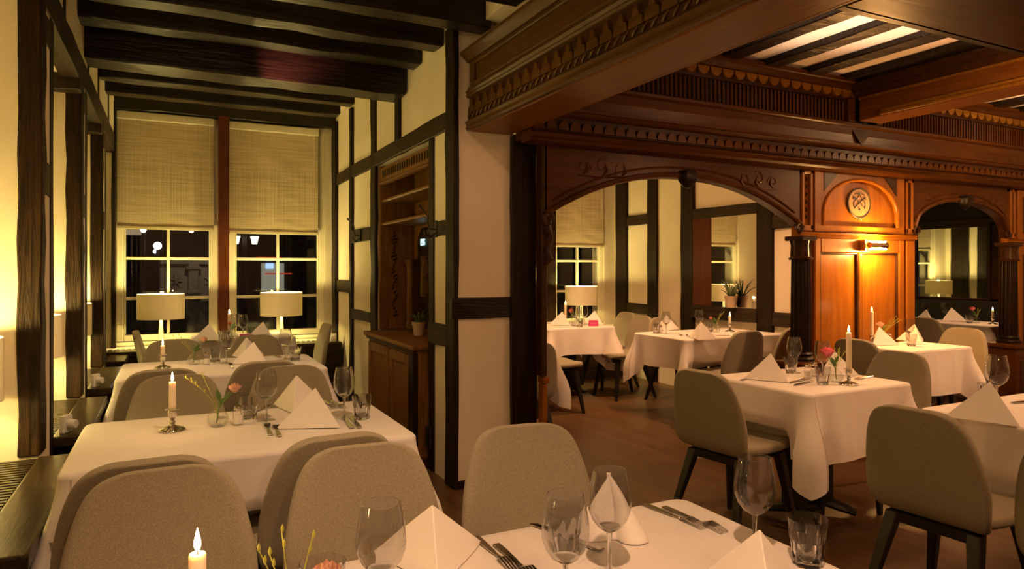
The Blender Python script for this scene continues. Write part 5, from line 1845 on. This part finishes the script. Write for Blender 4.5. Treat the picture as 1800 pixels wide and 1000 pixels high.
# bench table
candle(1745, 570, 0.085, 'candle at the right end of the bench table', 0.45)
vase(1717, 568, 'glass vase on the bench table', 'deep pink flower leaning left above the bench table', M['carnation'], (-0.05, 0.02), 2, 61, 0.030, 0.135, tw_label='small green sprig in the bench table vase', twl=0.09, twdir=(0.1, -0.2))
tumbler(1704, 568, 'water tumbler beside the vase on the bench table')
glass(1626, 563, 'wine glass nearest the oak panel on the bench table')
glass(1660, 563, 'wine glass in the middle of the bench table')
nap(1629, 566, 'quarter', 'napkin under the left wine glass of the bench table', 1.1)
nap(1672, 564, 'sideL', 'napkin right of the dark backed chair on the bench table', 1.2)
cut(FK, 1696, 566, 1678, 566, 'fork beside the tumbler on the bench table')

# arch window table
candle(994, 571, 0.155, 'candle on the arch window table', 0.4)
vase(1006, 572, 'glass vase on the arch window table', 'red pink rose on the arch window table', M['rose'], (-0.012, 0.0), 0, 71, 0.028, 0.13)
glass(1011, 573, 'wine glass beside the rose on the arch window table')
glass(1027, 572, 'wine glass left of the reserved card on the arch window table')
tumbler(1019, 575, 'water tumbler on the arch window table')
nap(989, 572, 'side', 'left napkin on the arch window table', 1.15)
nap(1046, 570, 'side', 'napkin behind the reserved card on the arch window table', 1.15)
sign(1043, 573, R(-22), 'magenta reserved card on the arch window table')
cut(FK, 965, 569, 984, 568, 'fork left of the napkin on the arch window table')

# table below the aloe mirror
candle(1283, 583, 0.085, 'candle below the potted aloe', 0.45)
vase(1259, 584, 'glass vase left of the candle below the aloe', 'small pink flower below the aloe mirror', M['rose'], (-0.05, 0.02), 3, 81, 0.018, 0.115, tw_label='thin green twigs leaning right below the aloe', twl=0.13, twdir=(0.3, -0.3))
tumbler(1248, 583, 'water tumbler beside the vase below the aloe')
glass(1229, 581, 'wine glass below the red brown mirror board')
glass(1171, 586, 'wine glass before the left napkin, table below the aloe')
nap(1171, 580, 'front', 'left napkin on the table below the aloe mirror', 1.15)
nap(1232, 596, 'front', 'front napkin with a ridge below the aloe mirror', 1.15)
tumbler(1154, 586, 'water tumbler at the left corner of the table below the aloe')
shaker(1161, 586, 'salt shaker at the left corner of the table below the aloe')
cut(FK, 1193, 587, 1199, 591, 'fork between the two napkins, table below the aloe')
cut(KF, 1203, 587, 1218, 596, 'knife left of the front napkin below the aloe', 'steel knives')
cut(FK, 1271, 590, 1256, 590, 'fork right of the front napkin below the aloe')

# right edge table
nap(1742, 740, 'side', 'large napkin on the right edge table', 1.2)
WG.put(spot(1752, 716), 0, 'lone wine glass before the dark pedestal, right edge table', 'wine glasses', (1.1, 1.1, 1.1))
tumbler(1736, 711, 'water tumbler behind the large napkin, right edge table')
cut(FK, 1672, 731, 1700, 722, 'fork behind the large napkin of the right edge table')
cut(KF, 1786, 709, 1830, 705, 'knife right of the wine glass on the right edge table', 'steel knives')

# ------------------------------------------------------------------ potted aloes


def aloe(label, p, s, seed, droop):
    t = thing('potted_aloe', label, 'plant', p, 0, 'potted aloes')
    MB().lathe([(0, 0), (0.045 * s, 0), (0.058 * s, 0.09 * s), (0.062 * s, 0.09 * s), (0.064 * s, 0.115 * s), (0.056 * s, 0.115 * s), (0.054 * s, 0.10 * s), (0, 0.10 * s)], 32).build('pot', M['pot'], t, smooth=True)
    MB().lathe([(0, 0.104 * s), (0.054 * s, 0.102 * s)], 24).build('soil', M['soil'], t)
    rnd = random.Random(seed)
    mb = MB()
    for i in range(13):
        a = 2 * PI * i / 13 * 2.4 + rnd.uniform(-0.2, 0.2)
        L = rnd.uniform(0.13, 0.23) * s
        out = rnd.uniform(0.25, 0.85) * L
        up = math.sqrt(max(0.0, L * L - out * out))
        p0 = Vector((0.012 * math.cos(a), 0.012 * math.sin(a), 0.10 * s))
        p1 = p0 + Vector((out * 0.45 * math.cos(a), out * 0.45 * math.sin(a), up * 0.6))
        p2 = p0 + Vector((out * math.cos(a), out * math.sin(a), up * (1.0 - droop)))
        mb.tube([p0, p0.lerp(p1, 0.5), p1, p1.lerp(p2, 0.55), p2], [0.012 * s, 0.011 * s, 0.009 * s, 0.006 * s, 0.001], 6, flat=0.5)
    mb.build('leaves', M['aloe'], t, smooth=True)
    return t


aloe('spiky potted aloe standing on the rail before the wall mirror', (XP - 0.095, 5.22, 0.957), 1.05, 3, 0.1)
aloe('arching green potted plant on the walnut cabinet', (1.73, 5.08, 0.836), 0.9, 9, 0.55)

# ------------------------------------------------------------------ ceiling spotlight fixture seen between joists
sp = thing('ceiling_spotlight', 'tiny white spotlight under a black joist above the arch', 'lamp', (3.02, 2.89, 2.728), 0, None, True)
MB().lathe([(0, 2.775), (0.018, 2.775), (0.018, 2.762), (0.008, 2.758), (0.008, 2.748), (0, 2.748)], 20, (3.02, 2.89, 0)).build('mount', M['white_plastic'], sp, smooth=True)
MB().tube([(3.02, 2.89, 2.752), (3.02, 2.865, 2.728)], [0.012, 0.017], 16).build('head', M['white_plastic'], sp, smooth=True)

# ------------------------------------------------------------------ night street outside
gr = structure(MB().box(-14, 30, 7.75, 34, -1.65, -1.6), 'canal_ground', M['night_water'])
nb = thing('street_house', 'dark house front across the water outside the windows', 'building', (0, 24, -1.6), 0, None, True)
MB().box(-16, 34, 24, 26, -1.6, 9).build('wall', M['night_wall'], nb)
for x, z in ((-3.4, 2.4), (-1.4, 2.4), (4.6, 2.6), (11.5, 2.2), (14.5, 2.4), (24, 2.4)):
    MB().box(x, x + 0.7, 23.96, 24.0, z, z + 1.1).build('window', M['lit_window'], nb)
sg = thing('stone_relief', 'pale stone wall relief with a pilaster outside the left lamp window', 'wall relief', (0.3, 13.0, -1.6), 0, None, True)
MB().box(-0.16, 0.85, 13.0, 13.25, -1.6, 1.52).build('wall', M['night_stone'], sg)
MB().box(0.27, 0.43, 12.90, 13.0, 0.86, 1.46).build('pilaster', M['night_stone'], sg, bevel=0.02)
MB().box(0.23, 0.47, 12.87, 13.0, 1.34, 1.40).build('capital', M['night_stone'], sg, bevel=0.01)
MB().box(0.23, 0.47, 12.87, 13.0, 0.92, 0.98).build('base', M['night_stone'], sg, bevel=0.01)
MB().box(-0.16, 0.85, 12.93, 13.0, 1.43, 1.52).build('cornice', M['night_stone'], sg, bevel=0.01)
for cx in (0.08, 0.62):
    mb = MB()
    for i in range(8):
        a = i * 0.9
        mb.tube([(cx + 0.10 * math.cos(a), 12.99, 1.14 + 0.14 * math.sin(a)), (cx, 12.96, 1.15), (cx + 0.07 * math.cos(a + 1), 12.99, 1.13 + 0.11 * math.sin(a + 1))], 0.013, 5)
    mb.build('relief_carving', M['night_stone'], sg, smooth=True)
MB().box(-0.4, 1.1, 12.7, 12.88, -1.6, 0.80).build('quay_wall', M['night_wall'], sg)
spot_light('street_wash', (0.5, 11.2, 2.9), (0.32, 13.0, 1.15), 16, (1.0, 0.80, 0.52), 50, 0.8, 0.1)
LANT = Kind(thing('street_lantern', 'l', 'lantern'))
lr2 = LANT.root
MB().lathe([(0, 0), (0.05, 0), (0.09, 0.17), (0, 0.17)], 6).build('lamp_glass', M['street_glow'], lr2)
MB().lathe([(0.10, 0.17), (0.09, 0.20), (0.03, 0.28), (0, 0.30)], 6).build('cap', M['black_iron'], lr2)
LANT.put((1.275, 16, 1.90), 0, 'glowing street lantern outside, left one of two', 'street lanterns')
LANT.put((1.655, 16, 1.90), 0, 'glowing street lantern outside, right one of two', 'street lanterns')
st = thing('lantern_post', 'dark post carrying the two street lanterns outside', 'post', (1.46, 16.1, -1.6), 0, None, True)
MB().tube([(1.46, 16.1, -1.6), (1.46, 16.1, 2.25)], 0.05, 10).build('post', M['black_iron'], st, smooth=True)
MB().box(1.25, 1.68, 16.0, 16.06, 2.205, 2.24).build('cross_arm', M['black_iron'], st)
for (u, v, Y, r, lab) in ((252, 404, 14.0, 0.05, 'bright round street lamp outside, just under the left blind'), (277, 432, 14.5, 0.075, 'cold white street lamp outside beside the left window bar'), (273, 442, 14.6, 0.04, 'small cold street lamp under the bigger cold one')):
    a = (u - 900) / F_PX
    Z = Y / (CY - a * SY)
    c = (Z * (SY + a * CY), Y, EYE + (HOR - v) / F_PX * Z)
    t = thing('street_lamp', lab, 'street lamp', (c[0], c[1], -1.6), 0, None, True)
    MB().lathe([(0, -r), (r * 0.7, -r * 0.7), (r, 0), (r * 0.7, r * 0.7), (0, r)], 14, c).build('globe', M['street_cold'], t, smooth=True)
    MB().tube([(c[0], c[1] + 0.02, -1.6), (c[0], c[1] + 0.02, c[2] - r)], 0.03, 8).build('post', M['black_iron'], t, smooth=True)
ks = thing('street_kiosk', 'lit street kiosk with a red strip outside the right lamp window', 'kiosk', (2.2, 18, -1.6), 0, None, True)
MB().box(1.98, 2.95, 18.0, 18.6, -1.6, 1.62).build('body', M['night_wall'], ks)
MB().box(2.02, 2.56, 17.97, 18.0, 0.82, 1.50).build('lit_panel', M['kiosk_glow'], ks)
MB().box(1.90, 2.5, 17.95, 18.0, 1.58, 1.66).build('roof_strip', M['kiosk_red'], ks)
MB().box(2.10, 2.75, 17.96, 18.0, 1.22, 1.25).build('red_strip', M['kiosk_red'], ks)
MB().box(2.12, 2.30, 17.95, 18.0, 1.36, 1.50).build('blue_sign', M['kiosk_blue'], ks)

# ------------------------------------------------------------------ room lighting
wd = bpy.data.worlds.new('night')
sc.world = wd
wd.use_nodes = True
wd.node_tree.nodes['Background'].inputs['Color'].default_value = (0.03, 0.03, 0.04, 1)
wd.node_tree.nodes['Background'].inputs['Strength'].default_value = 0.25

# ceiling halogens of the rooms, plus fills added for brightness
spot_light('halogen_front', (0.15, 0.15, 2.72), (0.62, 1.10, 0.75), 64, (1.0, 0.56, 0.30), 58, 0.8, 0.03)
spot_light('halogen_near', (0.55, 1.75, 2.70), (0.25, 2.80, 0.75), 30, NEUT, 86, 0.9, 0.03)
spot_light('halogen_second', (0.45, 3.98, 2.70), (0.25, 4.7, 0.75), 24, NEUT, 86, 0.9, 0.03)
spot_light('halogen_far', (0.45, 6.05, 2.70), (0.6, 6.7, 0.75), 14, NEUT, 86, 0.9, 0.03)
spot_light('halogen_flower', (3.30, 1.75, 2.70), (3.1, 2.62, 0.75), 7, WARM, 90, 0.9, 0.03)
spot_light('halogen_edge', (3.0, 0.25, 2.70), (3.2, 1.3, 0.75), 34, WARM, 90, 0.9, 0.03)
spot_light('halogen_panel', (5.55, 2.20, 2.70), (5.3, 3.3, 0.75), 58, WARM, 90, 0.9, 0.03)
spot_light('halogen_bench', (7.75, 4.45, 2.70), (7.95, 4.65, 0.75), 42, WARM, 80, 0.9, 0.03)
spot_light('halogen_arch', (3.3, 5.2, 2.90), (3.7, 6.2, 0.75), 74, WARM, 80, 0.9, 0.03)
spot_light('halogen_aloe', (4.1, 4.35, 2.90), (4.4, 4.95, 0.75), 78, WARM, 84, 0.9, 0.03)
spot_light('halogen_pier', (1.0, 2.4, 2.72), (1.75, 3.9, 1.2), 7, (1.0, 0.52, 0.28), 70, 0.9, 0.03)
point_light('coffer_lamp', (4.35, 1.80, 2.30), 12, WARM, 0.04)
spot_light('coffer_fill', (3.55, 2.40, 1.98), (3.55, 2.40, 2.97), 38, (1.0, 0.66, 0.44), 104, 0.5, 0.08)  # this and the next: added upward fill brightening the coffers, no lamp there
spot_light('coffer_fill', (6.3, 2.40, 1.98), (6.3, 2.40, 2.97), 50, (1.0, 0.66, 0.44), 104, 0.5, 0.08)
spot_light('halogen_middle', (2.12, 2.95, 2.62), (2.75, 2.50, 0.55), 30, WARM, 56, 0.9, 0.03)
point_light('coffer_lamp', (6.4, 2.4, 2.35), 18, (1.0, 0.56, 0.24), 0.04)
spot_light('beam_glow', (0.55, 4.60, 2.45), (0.74, 4.86, 2.78), 20, (1.0, 0.30, 0.27), 66, 1.0, 0.02)  # added red spot for the pink highlight on the beam, source unknown
point_light('back_room_fill', (3.5, 4.7, 2.5), 11, WARM, 0.08)  # added fill that warms the back room walls, no known lamp
# soft room fill added out of view, no fixtures known for it
point_light('fill_left', (0.4, -1.2, 2.2), 16, NEUT, 0.07)
point_light('fill_right', (4.0, -1.0, 2.0), 5, WARM, 0.18)
point_light('fill_right_far', (7.6, 1.0, 1.95), 18, WARM, 0.18)

sc.cycles.max_bounces = 14
sc.cycles.diffuse_bounces = 4
sc.cycles.glossy_bounces = 4
sc.cycles.transmission_bounces = 12
sc.cycles.transparent_max_bounces = 24
sc.cycles.caustics_reflective = False
sc.cycles.caustics_refractive = True
sc.cycles.sample_clamp_indirect = 4.0
sc.cycles.use_denoising = True
